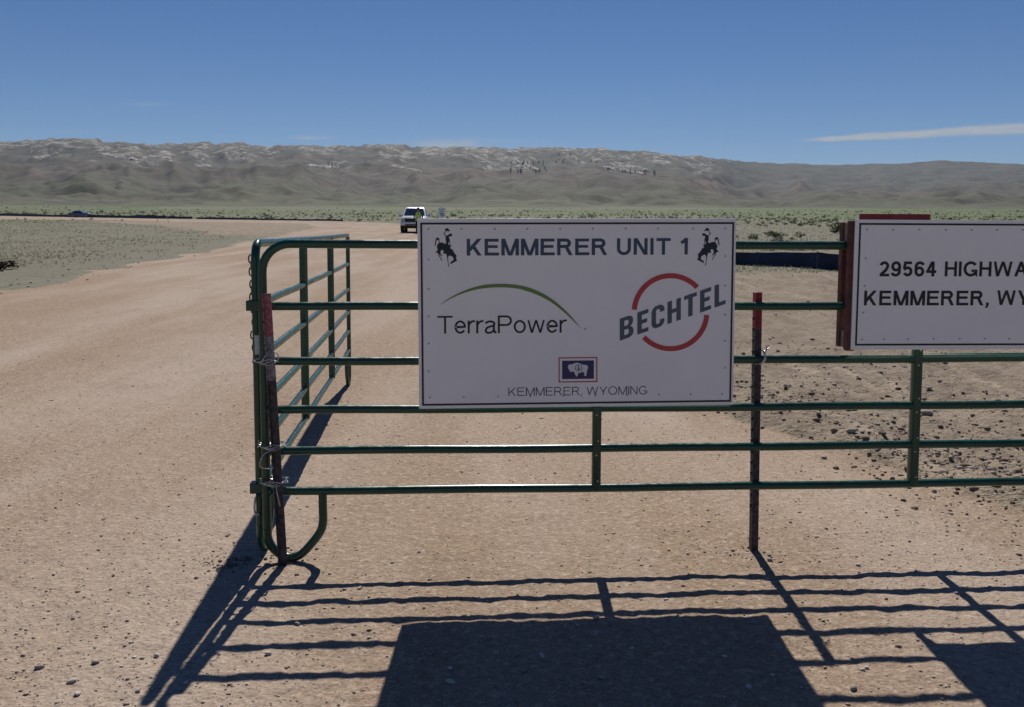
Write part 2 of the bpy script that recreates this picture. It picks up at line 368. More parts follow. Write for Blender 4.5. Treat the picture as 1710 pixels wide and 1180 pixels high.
def ground_material(kind):
    mt = bpy.data.materials.new('land_' + kind); mt.use_nodes = True; n = NT(mt.node_tree); b = n.n['Principled BSDF']
    b.inputs['Roughness'].default_value = 0.93; b.inputs['Specular IOR Level'].default_value = 0.15
    p = n.new('ShaderNodeNewGeometry').outputs['Position']
    if kind == 'hills':      # sage and bare brown slopes, pale rock near the crest
        rock = n.attr('rock')
        d = n.new('ShaderNodeVectorMath', operation='LENGTH'); n.link(p, d.inputs[0]); dist = d.outputs['Value']
        hb = n.noise(p, 0.0032, 5, 0.6); hs = n.noise(p, 0.016, 6, 0.75)
        zone = n.math('ADD', dist, n.math('MULTIPLY', n.math('SUBTRACT', hb, 0.5), 900.0))
        hc = n.mix(n.ramp(zone, 2900, 3300), n.mix(n.ramp(hb, 0.4, 0.6), (0.102, 0.078, 0.062), (0.075, 0.064, 0.051)), (0.075, 0.070, 0.059))     # brown middle slopes, grey rocky upper slopes
        hc = n.mix(n.ramp(zone, 2350, 2050), hc, n.mix(n.ramp(hs, 0.42, 0.58), (0.070, 0.074, 0.046), (0.106, 0.096, 0.064)))                          # low sage-green knolls
        hc = n.mix(n.ramp(zone, 1480, 1300), hc, n.mix(n.ramp(hs, 0.42, 0.60), (0.102, 0.099, 0.066), (0.080, 0.086, 0.050)))                          # dry apron of the plain
        hc = n.mix(n.ramp(hs, 0.48, 0.60, 0, 0.8), hc, (0.040, 0.038, 0.030))
        hc = n.mix(n.ramp(hs, 0.44, 0.34, 0, 0.5), hc, (0.132, 0.114, 0.086))
        hc = n.mix(n.ramp(dist, 1150, 1060), hc, (0.083, 0.093, 0.050))
        rkc = n.mix(n.ramp(hs, 0.44, 0.56), (0.350, 0.325, 0.295), (0.080, 0.072, 0.064))
        col = n.mix(n.math('MULTIPLY', rock, n.ramp(n.noise(p, 0.04, 4, 0.8), 0.45, 0.56)), hc, rkc)
        n.link(col, b.inputs['Base Color']); return mt
    road, soil, green = (n.attr(k) for k in ('road', 'soil', 'green'))
    mid = n.noise(p, 1.7, 4); fine = n.noise(p, 26, 4, 0.65)
    if kind == 'road':       # compacted gravel: tan, with paler strips swept by traffic
        grit = n.noise(p, 75, 3, 0.7)
        st = n.noise(n.mapping(p, scale=(0.75, 0.13, 1), rot=(0, 0, math.radians(-12))), 1.0, 4, 0.55)
        st2 = n.noise(n.mapping(p, scale=(4.5, 0.5, 1), rot=(0, 0, math.radians(-9))), 1.0, 3, 0.6)
        rc = n.mix(n.ramp(st, 0.38, 0.66, 0, 1), (0.262, 0.186, 0.128), (0.345, 0.272, 0.215))
        rc = n.mix(n.ramp(st2, 0.5, 0.75, 0, 0.28), rc, (0.215, 0.155, 0.107))
        rc = n.mix(n.ramp(mid, 0.52, 0.8, 0, 0.4), rc, (0.205, 0.150, 0.108))
        rc = n.mix(n.ramp(fine, 0.50, 0.68, 0, 0.7), rc, (0.43, 0.345, 0.265))
        rc = n.mix(n.ramp(fine, 0.46, 0.30, 0, 0.55), rc, (0.155, 0.110, 0.078))
        rc = n.mix(n.ramp(grit, 0.54, 0.68, 0, 0.6), rc, (0.115, 0.084, 0.063)); rc = n.mix(n.ramp(grit, 0.44, 0.32, 0, 0.55), rc, (0.46, 0.375, 0.295))
        other = n.mix(soil, (0.150, 0.138, 0.090), (0.235, 0.182, 0.132))
    else:
        rc = n.mix(n.ramp(fine, 0.4, 0.65), (0.26, 0.188, 0.130), (0.315, 0.24, 0.18))
        # disturbed soil
        tr = n.noise(n.mapping(p, scale=(3.2, 0.22, 1), rot=(0, 0, math.radians(-16.2))), 1.0, 4, 0.65)
        sc = n.mix(n.ramp(mid, 0.3, 0.7), (0.205, 0.160, 0.120), (0.275, 0.220, 0.166))
        sc = n.mix(n.ramp(tr, 0.52, 0.68, 0, 0.65), sc, (0.39, 0.315, 0.238))
        sc = n.mix(n.ramp(fine, 0.52, 0.68, 0, 0.55), sc, (0.095, 0.072, 0.055))
        if kind == 'soil':
            other = n.mix(soil, (0.19, 0.165, 0.110), sc)
        else:                # dry grassland and greener meadow beyond
            patch = n.noise(p, 0.09, 4)
            gc = n.mix(n.ramp(n.noise(p, 2.6, 4, 0.65), 0.35, 0.65), (0.122, 0.122, 0.086), (0.190, 0.176, 0.132))
            gc = n.mix(n.ramp(patch, 0.40, 0.6, 0, 0.65), gc, (0.165, 0.146, 0.112))
            gc = n.mix(n.ramp(n.noise(p, 7.0, 3), 0.55, 0.7, 0, 0.6), gc, (0.070, 0.072, 0.050))
            meadow = n.mix(n.ramp(n.noise(p, 0.035, 5, 0.7), 0.42, 0.6), (0.078, 0.118, 0.044), (0.120, 0.140, 0.068))
            gc = n.mix(n.math('MULTIPLY', green, n.ramp(n.noise(p, 0.02, 3), 0.35, 0.55, 0.45, 0.95)), gc, meadow)
            other = n.mix(soil, gc, sc)
    edge = n.ramp(n.math('ADD', road, n.math('MULTIPLY', n.math('SUBTRACT', mid, 0.5), 0.9)), 0.25, 0.75)
    n.link(n.mix(edge, other, rc), b.inputs['Base Color'])
    h = n.math('ADD', n.math('MULTIPLY', fine, 0.6), n.math('MULTIPLY', n.voro(p, 55), 0.25))
    bp = n.new('ShaderNodeBump'); bp.inputs['Distance'].default_value = 0.016; bp.inputs['Strength'].default_value = 0.9
    if kind == 'soil':
        h = n.math('ADD', h, n.math('MULTIPLY', n.noise(p, 8.5, 5, 0.65), 2.6)); h = n.math('ADD', h, n.math('MULTIPLY', tr, 1.2)); bp.inputs['Distance'].default_value = 0.03
    n.link(h, bp.inputs['Height']); n.link(bp.outputs[0], b.inputs['Normal'])
    return mt
qr = kR[Q].mean(1); qd = np.hypot(gx, gy)[Q].mean(1); qs = kS[Q].mean(1)
is_road = qr > 0.5; is_hill = qd > 1050; is_soil = (~is_road) & (qs > 0.5)
grid_object('gravel_road', Q[is_road], ground_material('road'))
grid_object('bare_soil', Q[is_soil], ground_material('soil'))
grid_object('hills', Q[is_hill], ground_material('hills'))
grid_object('grassland', Q[~(is_road | is_hill | is_soil)], ground_material('grass'))
# ---------------------------------------------------------------- livestock panels
P0 = Vector((-1.1567, 3.9972, 0)); GATE_A = 0.0551            # main panel: corner post and direction
S0 = Vector((-1.2049, 4.0563, 0)); SIDE_A = math.pi / 2 + 0.0967
RAILS = (1.2149, 0.9607, 0.7307, 0.5358, 0.3413); TOP = 1.5033; LEN = 4.70; PR = 0.0205
def bent(t, s=1):
    return t if s > 0 else LEN - t
def panel(name, loc, rz, label, R=0.13):
    root = empty(name, loc, rz)
    tag(root, label, 'livestock panel')
    # outer frame: both end posts and the top rail in one bent tube
    pts = [(0, 0, 0.16)]
    pts += [(0, 0, h) for h in (0.5, 0.9, TOP - R)]
    pts += [(R - R * math.cos(a), 0, TOP - R + R * math.sin(a)) for a in np.linspace(0, math.pi / 2, 9)[1:]]
    pts += [(x, 0, TOP - 0.004 * math.sin(math.pi * x / LEN)) for x in np.linspace(R, LEN - R, 14)[1:]]
    pts += [(LEN - R + R * math.sin(a), 0, TOP - R + R * math.cos(a)) for a in np.linspace(0, math.pi / 2, 9)[1:]]
    pts += [(LEN, 0, h) for h in (0.9, 0.5, 0.16)]
    MB().tube(pts, PR, 16).build('frame', M['green'], root, True)
    for s in (1, -1):        # U-shaped feet
        q = [(0, 0.158), (0.004, 0.11), (0.028, 0.062), (0.072, 0.026), (0.118, 0.0195), (0.158, 0.034), (0.205, 0.082), (0.248, 0.14), (0.262, 0.19), (0.262, 0.26), (0.262, RAILS[-1] - 0.012)]
        MB().tube(smooth_path([(bent(x, s), 0, z) for x, z in q], 4), PR * 0.985, 14).build('foot', M['green'], root, True)
    for h in RAILS:
        pts = [(x, 0, h - 0.006 * math.sin(math.pi * x / LEN) + 0.0015 * math.sin(5 * x + h * 9)) for x in np.linspace(PR * 0.5, LEN - PR * 0.5, 20)]
        r_ = MB().tube(pts, PR * 0.97, 14).build('rail', M['green'], root, True)
        col = MB()           # weld collars where the rail meets the end posts
        for x in (0.024, LEN - 0.024):
            col.tube([(x - 0.006, 0, h), (x, 0, h), (x + 0.006, 0, h)], PR * 1.12, 12, rad=[PR, PR * 1.16, PR])
        col.build('weld', M['green'], r_, True)['kind'] = 'stuff'
    for t in (LEN / 3, 2 * LEN / 3):
        rg = []
        for z in np.linspace(RAILS[-1] - 0.012, TOP - 0.01, 12):
            ring = []
            for k in range(16):
                a = 2 * math.pi * k / 16; c, s_ = math.cos(a), math.sin(a)
                ring.append((t + 0.0215 * math.copysign(abs(c) ** 0.55, c), 0.026 * math.copysign(abs(s_) ** 0.55, s_), z))
            rg.append(ring)
        st = MB().loft(rg).build('stay', M['green'], root, True)
        rv = MB()
        for h in RAILS:
            for dz, dx in ((0.034, 0.004), (-0.034, -0.004)):
                if h + dz < RAILS[-1] - 0.01: continue
                rv.tube([(t + dx, -0.0245, h + dz), (t + dx, -0.0262, h + dz), (t + dx, -0.0270, h + dz)], 0.004, 8, rad=[0.0045, 0.0045, 0.002])
        rv.build('weld_spot', M['screw'], st, True)['kind'] = 'stuff'
    return root
gate = panel('gate_panel', P0, GATE_A, 'long dark green tube livestock panel facing the camera and carrying both signs')
side = panel('side_panel', S0, SIDE_A, 'dark green tube livestock panel running away from the corner up the road', 0.08)
# coupling brackets and paper label on the near end of the side panel
for h0, h1 in ((1.188, 1.236), (0.318, 0.368)):
    MB().bbox(-0.028, 0.030, -0.0275, 0.043, h0, h1, 0.004).build('coupling_bracket', M['green'], side)
pin = MB().bbox(-0.024, -0.010, -0.047, -0.0285, 0.20, 0.42, 0.003)
pin.tube([(-0.030, -0.015, 0.312), (-0.030, 0.012, 0.312)], 0.008, 8)
pin.build('latch_plate', M['green'], side)
hook = MB().tube(smooth_path([(-0.018, 0.018, 0.30), (-0.022, 0.022, 0.27), (-0.026, 0.022, 0.235), (-0.027, 0.014, 0.215), (-0.025, 0.004, 0.222)], 4), 0.005, 8)
hook.build('latch_hook', M['wire'], side, True)
lab = MB()
for k in range(8):
    a0 = math.radians(180 - 20 + k * 11); a1 = math.radians(180 - 20 + (k + 1) * 11); rr = PR + 0.0012
    lab.add([(rr * math.cos(a), rr * math.sin(a), z) for z in (0.985, 1.072) for a in (a0, a1)], [(0, 1, 3, 2)])
lab.build('paper_label', M['label'], side, True)

def gate_point(t, off, h):
    """world point t along the main panel, off towards the camera, h up"""
    return P0 + Vector((math.cos(GATE_A) * t + math.sin(GATE_A) * off, math.sin(GATE_A) * t - math.cos(GATE_A) * off, h))

# ---------------------------------------------------------------- steel T-posts
def t_post(name, base, top, label, mats, red_from, rz):
    """base/top are world points; T section with a studded face"""
    root = empty(name, base); tag(root, label, 'fence post')
    ax = (Vector(top) - Vector(base)); L = ax.length; q = ax.to_track_quat('Z', 'Y').to_matrix().to_4x4() @ Matrix.Rotation(rz, 4, 'Z')
    root.rotation_euler = q.to_euler()
    sec = [(-0.0175, -0.0035), (0.0175, -0.0035), (0.0175, 0.0015), (0.0035, 0.003), (0.0028, 0.036), (-0.0028, 0.036), (-0.0035, 0.003), (-0.0175, 0.0015)]
    pale = red_from
    def shaft(z0, z1): return MB().loft([[(x, y, z) for x, y in sec] for z in (z0, z1)])
    if len(mats) > 2:
        pale = red_from - 0.20; shaft(pale, red_from).build('worn_section', mats[2], root)
    shaft(-0.05, pale).build('shaft', mats[0], root)
    shaft(red_from, L).build('painted_top', mats[1], root)
    st = MB(); z = 0.22
    while z < L - 0.05:
        st.bbox(-0.006, 0.006, -0.0095, -0.003, z, z + 0.018, 0.002)
        st.box(-0.0205, -0.0170, -0.004, 0.001, z + 0.004, z + 0.014); st.box(0.0170, 0.0205, -0.004, 0.001, z + 0.004, z + 0.014)
        z += 0.054
    st.build('stud_row', mats[0], root)['kind'] = 'stuff'
    return root
tl0 = gate_point(0.066, 0.049, 0.0); tl1 = gate_point(0.012, 0.047, 1.275)
t_post('corner_t_post', tl0, tl1, 'leaning steel T post with worn pink top wired to the corner', (M['post_grey'], M['post_pink'], M['post_pale']), 1.275 * 0.845, GATE_A)
tr0 = gate_point(2.345, -0.030, 0.0); tr1 = gate_point(2.333, -0.0300, 1.273)
t_post('middle_t_post', tr0, tr1, 'upright dark steel T post with red top between the two signs', (M['post_grey'], M['post_red']), 1.273 * 0.862, GATE_A)

def wire_tie(name, label, centre, rx, ry, z, turns, tails, loc):
    root = empty(name, loc); tag(root, label, 'wire tie', 'wire ties on the T posts')
    pts = []
    n = int(turns * 14)
    for k in range(n + 1):
        a = -math.pi / 2 + 2 * math.pi * k / 14
        pts.append((centre[0] - loc[0] + rx * math.cos(a) * (1 + 0.06 * math.sin(k * 1.7)), centre[1] - loc[1] + ry * math.sin(a), z - loc[2] + 0.016 * (k / n - 0.5) + 0.006 * math.sin(a * 2 + k)))
    MB().tube(smooth_path(pts, 2), 0.0024, 6).build('loop', M['wire'], root, True)
    for tpts in tails:
        MB().tube(smooth_path([(p[0] - loc[0], p[1] - loc[1], p[2] - loc[2]) for p in tpts], 4), 0.0024, 6).build('tail', M['wire'], root, True)
    return root
def gp(t, off, h): return tuple(gate_point(t, off, h))
for h, lab_, turns in ((0.965, 'galvanised wire tie around the corner posts just below the paper label', 2.2), (0.566, 'middle galvanised wire tie on the corner T post with a hanging loop', 2.2), (0.395, 'lowest galvanised wire tie on the corner T post, bunched double loops', 3.3)):
    tc_ = 0.012 + 0.054 * (1 - h / 1.275)
    cpt = gate_point(tc_ - 0.012, 0.012, 0)
    tails = []
    if h > 0.9:
        tails = [[gp(tc_ + 0.045, 0.04, h), gp(tc_ + 0.055, 0.06, h + 0.03), gp(tc_ + 0.035, 0.07, h + 0.045)], [gp(tc_ - 0.02, 0.075, h), gp(tc_, 0.085, h + 0.03), gp(tc_ + 0.02, 0.08, h + 0.05)]]
    elif h > 0.5:
        tails = [[gp(tc_ + 0.02, 0.07, h), gp(tc_ - 0.035, 0.085, h - 0.03), gp(tc_ - 0.05, 0.085, h - 0.08), gp(tc_ - 0.015, 0.08, h - 0.095), gp(tc_ + 0.01, 0.075, h - 0.09)],
                 [gp(tc_ - 0.055, 0.03, h + 0.004), gp(tc_ - 0.066, 0.04, h + 0.03)]]
    else:
        tails = [[gp(tc_ + 0.012, 0.07, h), gp(tc_ + 0.018, 0.082, h - 0.04), gp(tc_ + 0.03, 0.08, h - 0.10)], [gp(tc_ + 0.05, 0.05, h + 0.01), gp(tc_ + 0.065, 0.06, h + 0.03)]]
    wire_tie('wire_tie', lab_, (cpt.x, cpt.y), 0.062, 0.060, h, turns, tails, gp(tc_, 0.07, h))
# single tie of the middle post
h = 0.965
wt = empty('wire_tie', gp(2.36, 0.03, h)); tag(wt, 'galvanised wire tie knotted on the middle T post beside the big sign', 'wire tie', 'wire ties on the T posts')
o_ = Vector(gp(2.36, 0.03, h))
for j in range(3):
    pts = [gate_point(2.322 + 0.004 * j, 0.012, h - 0.030), gate_point(2.35 + 0.004 * j, 0.029, h - 0.024), gate_point(2.366 + 0.003 * j, 0.034, h), gate_point(2.370 - 0.004 * j, 0.029, h + 0.024), gate_point(2.366, 0.0, h + 0.030), gate_point(2.356, -0.065, h + 0.01), gate_point(2.325, -0.062, h - 0.02), gate_point(2.322, 0.0, h - 0.030)]
    MB().tube(smooth_path([p - o_ for p in pts], 4), 0.0026, 6).build('loop', M['wire'], wt, True)
for e in ((2.385, 0.03, h + 0.06), (2.395, 0.02, h + 0.045), (2.372, 0.035, h + 0.065)):
    MB().tube(smooth_path([gate_point(2.366, 0.030, h + 0.015) - o_, gate_point(2.372, 0.034, h + 0.035) - o_, gate_point(*e) - o_], 4), 0.0026, 6).build('tail', M['wire'], wt, True)

# chain hanging down the near post of the side panel
chain = empty('chain', tuple(S0 + Vector((-0.0215, 0.012, 1.43)))); tag(chain, 'dark steel chain hanging down the corner post of the side panel', 'chain')
for k in range(17):
    z = -k * 0.030; dx = -0.0 + 0.004 * math.sin(k * 0.9) + (0.003 if k > 9 else 0); pts = []
    lo = Vector((dx - (0.006 if k < 3 else 0.0), 0.004 * math.cos(k * 1.3), z)); rot = Matrix.Rotation(math.radians(15 + (90 if k % 2 else 0)), 3, 'Z')
    for a in range(13):
        t = 2 * math.pi * a / 12
        pts.append(lo + rot @ Vector((0.0088 * math.cos(t), 0, 0.0195 * math.sin(t))))
    MB().tube(pts, 0.0032, 6, cap=False).build('link', M['chain'], chain, True)

# ---------------------------------------------------------------- signs
def poly_buffer(pts, w):
    """outline of a polyline stroke of width w with mitred corners and square-cut ends"""
    P = [Vector((p[0], p[1])) for p in pts]; n = len(P); Lf = []; Rt = []
    for i in range(n):
        d0 = (P[i] - P[i - 1]).normalized() if i else (P[1] - P[0]).normalized()
        d1 = (P[i + 1] - P[i]).normalized() if i < n - 1 else d0
        nn = Vector((-d0.y - d1.y, d0.x + d1.x)).normalized(); k = w / 2 / max(0.35, nn.dot(Vector((-d0.y, d0.x))))
        Lf.append(P[i] + nn * k); Rt.append(P[i] - nn * k)
    return [tuple(p) for p in Lf + Rt[::-1]]
def arc_pts(cx, cy, rx, ry, a0, a1, n=14):
    return [(cx + rx * math.cos(math.radians(a0 + (a1 - a0) * k / n)), cy + ry * math.sin(math.radians(a0 + (a1 - a0) * k / n))) for k in range(n + 1)]
def glyph(c, w):
    """list of outlines (first the shape, then holes) in units of the capital height, and the glyph's width"""
    h = w / 2; S = []; st = lambda *p: S.append([poly_buffer(p, w)]); bx = lambda x0, x1, y0, y1: S.append([[(x0, y0), (x1, y0), (x1, y1), (x0, y1)]])
    def bar(x0, x1, y0=0.0, y1=1.0, k=1.0):      # slanting bar cut level at both ends; x0, x1 are its centre at bottom and top
        q = w * k * math.hypot(x1 - x0, y1 - y0) / abs(y1 - y0) / 2; S.append([[(x0 - q, y0), (x0 + q, y0), (x1 + q, y1), (x1 - q, y1)]])
    def ring(cx, cy, rx, ry): S.append([arc_pts(cx, cy, rx + h, ry + h, 0, 350, 35), arc_pts(cx, cy, rx - h, ry - h, 0, 350, 35)])
    if c == 'K': bx(0, w, 0, 1); bar(0.80 - w * .55, 0.30, 0, 0.64); bar(w * .55, 0.78 - w * .5, 0.26, 1); return S, 0.86
    if c == 'E': bx(0, w, 0, 1); bx(w, 0.76, 1 - w * .95, 1); bx(w, 0.71, 0.53 - h * .9, 0.53 + h * .9); bx(w, 0.78, 0, w * .95); return S, 0.80
    if c == 'M': bx(0, w, 0, 1); bx(0.96 - w, 0.96, 0, 1); bar(0.48 - w * .12, w * .62, 0, 1, .95); bar(0.48 + w * .12, 0.96 - w * .62, 0, 1, .95); return S, 0.96
    if c == 'N': bx(0, w, 0, 1); bx(0.80 - w, 0.80, 0, 1); bar(0.80 - w * .62, w * .62); return S, 0.80
    if c == 'H': bx(0, w, 0, 1); bx(0.80 - w, 0.80, 0, 1); bx(w, 0.80 - w, 0.53 - h * .9, 0.53 + h * .9); return S, 0.80
    if c == 'I': bx(0, w, 0, 1); return S, w
    if c == 'L': bx(0, w, 0, 1); bx(w, 0.66, 0, w * .95); return S, 0.67
    if c == 'D': bx(0, w, 0, 1); st((w * .98, 1 - h), (0.40, 1 - h), *arc_pts(0.40, 0.5, 0.38 - h, 0.5 - h, 90, -90, 16)[1:-1], (0.40, h), (w * .98, h)); return S, 0.79
    if c == 'S': st(*arc_pts(0.38, 0.745, 0.34 - h, 0.27 - h, 20, 230, 14), *arc_pts(0.38, 0.265, 0.37 - h, 0.28 - h, 60, -160, 14)); return S, 0.76
    if c == 'T': bx(0.41 - h, 0.41 + h, 0, 1 - w * .95); bx(0, 0.82, 1 - w * .95, 1); return S, 0.82
    if c == '1': bx(0.42 - w, 0.42, 0, 1); st((0.0 + h * .3, 0.70), (0.13, 0.76), (0.24, 0.86), (0.32, 0.985 - h * .4)); return S, 0.44
    if c == 'R' or c == 'P':
        bx(0, w, 0, 1); y0 = 0.44 if c == 'R' else 0.41; r = (1 - w * .95 - y0) / 2; cyy = y0 + h * .95 + r - h * .0
        top = 1 - h * .95; bot = y0 + h * .95; rr = (top - bot) / 2; mx = 0.76 - h - rr
        st((w * .98, top), (mx, top), *arc_pts(mx, (top + bot) / 2, rr, rr, 90, -90, 14)[1:-1], (mx, bot), (w * .98, bot))
        if c == 'R': bar(0.86 - w * .6, 0.50, 0, bot - h * .2); return S, 0.88
        return S, 0.77
    if c == 'U': st((h, 1), (h, 0.36), *arc_pts(0.40, 0.36, 0.40 - h, 0.375 - h, 180, 360, 18)[1:], (0.80 - h, 1)); return S, 0.80
    if c == 'O': ring(0.49, 0.5, 0.49 - h, 0.515 - h); return S, 0.98
    if c == 'G': st(*arc_pts(0.49, 0.5, 0.48 - h, 0.515 - h, 38, 318, 30), (0.93 - h, 0.16), (0.93 - h, 0.46), ); bx(0.54, 0.93 - w, 0.46 - w * .9, 0.46); return S, 0.94
    if c == 'W': q = w * .55; [bar(a_, b_, k=.93) for a_, b_ in ((0.30, q), (0.30, 0.64), (0.98, 0.64), (0.98, 1.28 - q))]; return S, 1.28
    if c == 'Y': bx(0.43 - h, 0.43 + h, 0, 0.43); bar(0.43 - w * .05, w * .6, 0.38, 1); bar(0.43 + w * .05, 0.86 - w * .6, 0.38, 1); return S, 0.86
    if c == 'A': bar(w * .58, 0.45); bar(0.90 - w * .58, 0.45); bx(0.24, 0.66, 0.29, 0.29 + w * .9); return S, 0.90
    if c == ',': bx(0.02, 0.02 + w, 0, w * 1.05); bar(0.03, 0.02 + w * .55, -0.17, 0, .7); return S, w + 0.04
    if c == '2': st(*arc_pts(0.31, 0.705, 0.31 - h, 0.305 - h, 170, -30, 18), (0.40, 0.40), (0.16, 0.19), (0.075, h)); bx(0.03, 0.63, 0, w * .95); return S, 0.63
    if c == '9': ring(0.315, 0.67, 0.315 - h, 0.34 - h); st((0.63 - h, 0.67), (0.625 - h, 0.45), *arc_pts(0.29, 0.31, 0.335 - h, 0.32 - h, 8, -160, 16)); return S, 0.63
    if c == '6': ring(0.315, 0.33, 0.315 - h, 0.34 - h); st((h, 0.33), (0.005 + h, 0.55), *arc_pts(0.34, 0.69, 0.335 - h, 0.32 - h, 188, 20, 16)); return S, 0.63
    if c == '5': st((0.57, 1 - h * .95), (0.15, 1 - h * .95), (0.085, 0.49)); st((0.06, 0.47), *arc_pts(0.31, 0.335, 0.315 - h, 0.335 - h, 130, -155, 22)); return S, 0.63
    if c == '4': bx(0.44 - h, 0.44 + h, 0, 1); bx(0.0, 0.66, 0.235, 0.235 + w * .95); bar(h * .9, 0.44 - h * .4, 0.30, 1, .95); return S, 0.66
    X = 0.725
    if c == 'e': st((0.012 + h, X * .52), (0.60 - h, X * .52), *arc_pts(0.315, X / 2, 0.305 - h, X / 2 + .01 - h, 4, 325, 32)); return S, 0.63
    if c == 'o': ring(0.325, X / 2, 0.325 - h, X / 2 + .012 - h); return S, 0.65
    if c == 'r': bx(0, w, 0, X); st((h, X * .5), *arc_pts(0.33, X * .52, 0.33 - h, X * .48 - h * .6, 170, 78, 10)); return S, 0.37
    if c == 'w': q = w * .5; [bar(a_, b_, 0, X, .9) for a_, b_ in ((0.24, q), (0.24, 0.47), (0.70, 0.47), (0.70, 0.94 - q))]; return S, 0.94
    if c == 'a': st(*arc_pts(0.29, X * .70, 0.24, X * .30 - h, 165, 20, 12), (0.545 - h, X * .55), (0.545 - h, 0.17), (0.60, 0.0)); st((0.54 - h, X * .60), (0.30, X * .53), (0.13, X * .44), *arc_pts(0.20, X * .22, 0.20 - h, X * .235 - h * .6, 140, 270, 8), (0.34, h * .9), (0.47, 0.11), (0.535 - h, 0.21)); return S, 0.62
    raise ValueError(c)
def text_mesh(txt, x0, x1, z0, z1, weight=0.15, track=0.13):
    """lettering in the box x0..x1, z0..z1 (capital height) in the xz plane; every stroke stands a hair apart from the last"""
    items = []; cx = 0.0
    for ch in txt:
        if ch == ' ': cx += 0.34; continue
        S, wd = glyph(ch, weight); items += [[[(x + cx, y) for x, y in ring_] for ring_ in grp] for grp in S]; cx += wd + track
    tot = max(p[0] for grp in items for ring_ in grp for p in ring_); lo = min(p[0] for grp in items for ring_ in grp for p in ring_)
    kx, kz = (x1 - x0) / (tot - lo), z1 - z0
    V, Fc = [], []
    for gi, grp in enumerate(items):
        cu_ = bpy.data.curves.new('t', 'CURVE'); cu_.dimensions = '2D'; cu_.fill_mode = 'FRONT'
        for ring_ in grp:
            sp_ = cu_.splines.new('POLY'); sp_.use_cyclic_u = True; sp_.points.add(len(ring_) - 1)
            for i, p in enumerate(ring_): sp_.points[i].co = (x0 + (p[0] - lo) * kx, z0 + p[1] * kz, 0, 1)
        ob = bpy.data.objects.new('t', cu_); me_ = ob.to_mesh()
        b0 = len(V); y = -0.0008 - 0.00005 * (gi % 9)
        V += [(v.co.x, y, v.co.y) for v in me_.vertices]; Fc += [tuple(b0 + i for i in p.vertices) for p in me_.polygons]
        ob.to_mesh_clear(); bpy.data.objects.remove(ob); bpy.data.curves.remove(cu_)
    me = bpy.data.meshes.new('lettering'); me.from_pydata(V, [], Fc); me.update()
    bm = bmesh.new(); bm.from_mesh(me); bm.normal_update()
    for f in bm.faces:
        if f.normal.y > 0: f.normal_flip()
    bm.to_mesh(me); bm.free(); return me
def sign_part(name, me, mat, root, y):
    me.materials.clear(); me.materials.append(mat); me.name = name
    o = link(bpy.data.objects.new(name, me)); o.parent = root; o.location = (0, y, 0); return o
def frame_lines(root, x0, x1, z0, z1, wd, y, mat, name='border_line'):
    b = MB(); V = []
    for yy in (-0.001, -0.0002):
        for k in (0, wd): V += [(x0 + k, yy, z0 + k), (x1 - k, yy, z0 + k), (x1 - k, yy, z1 - k), (x0 + k, yy, z1 - k)]
    Fc = []
    for i in range(4):
        j = (i + 1) % 4
        Fc += [(i, j, j + 4, i + 4), (i + 8, i + 12, j + 12, j + 8), (i, i + 8, j + 8, j), (i + 4, j + 4, j + 12, i + 12)]
    o = b.add(V, Fc).build(name, mat, root); o.location = (0, y, 0); return o
def screws(root, pts, y):
    me = MB().loft([[(0.0048 * k * math.cos(a), yy, 0.0048 * k * math.sin(a)) for a in np.linspace(0, 2 * math.pi, 9)[:-1]] for k, yy in ((1, 0), (1, -0.0016), (0.6, -0.0026))]).mesh('screw', M['screw'], True)
    for x, z in pts:
        o = link(bpy.data.objects.new('screw', me)); o.parent = root; o.location = (x, y, z)

# big sign: local x right, z up, origin at its lower left corner
W1, H1 = 1.495, 0.884
big = empty('project_sign', gate_point(0.722, 0.0275, 0.7365), GATE_A); big.rotation_euler = (0, math.radians(-0.28), GATE_A)
tag(big, 'large white project sign with KEMMERER UNIT 1, green arc and red ring logos', 'sign')
MB().bbox(0, W1, -0.0075, 0, 0, H1, 0.0012).build('board', M['sign'], big)
FY = -0.0076
def bs(cx, cy):
    """point of the enlarged sign picture (board corners at 22,52 / 1645,42 / 30,1010 / 1630,995) to metres on the board"""
    v = 0.5
    for _ in range(4):
        xl, xr = 22 + 8 * v, 1645 - 15 * v; u = (cx - xl) / (xr - xl)
        yt, yb = 52 - 10 * u, 1010 - 15 * u; v = (cy - yt) / (yb - yt)
    return u * W1, (1 - v) * H1
def bbox2(x0, y0, x1, y1):
    a = bs(x0, (y0)); b = bs(x1, y1); return a[0], b[0], b[1], a[1]
x0, zt = bs(37, 72); x1, zb = bs(1620, 980)
frame_lines(big, x0, x1, zb, zt, 0.0088, FY, M['black'])
sc_ = [bs(x, 104 - 0.006 * x) for x in (78, 243, 410, 575, 741, 907, 1075, 1240, 1422, 1588)] + [bs(x, 953 - 0.009 * x) for x in (83, 253, 425, 590, 757, 920, 1083, 1246, 1411, 1573)]
sc_ += [bs(78, y) for y in (257, 405, 543, 681, 818)] + [bs(1588, y) for y in (235, 385, 535, 668, 803)] + [bs(868, 607)]
screws(big, sc_, FY)
def word(root, txt, box, mat, weight=0.15, track=0.13):
    return sign_part('lettering', text_mesh(txt, *box, weight=weight, track=track), mat, root, FY)
def wbox(xl, xr, yt, yb):
    a = bs(xl, yb); b = bs(xr, yb - 0.008 * (xr - xl)); t = bs(xl, yt); return (a[0], b[0], a[1], t[1])
word(big, 'KEMMERER', wbox(268, 980, 152, 236), M['slate'], 0.185, 0.11)
word(big, 'UNIT', wbox(1030, 1305, 146, 230), M['slate'], 0.185, 0.16)
word(big, '1', wbox(1355, 1394, 143, 227), M['slate'], 0.19)
word(big, 'TerraPower', wbox(122, 775, 541, 631), M['black'], 0.108, 0.085)
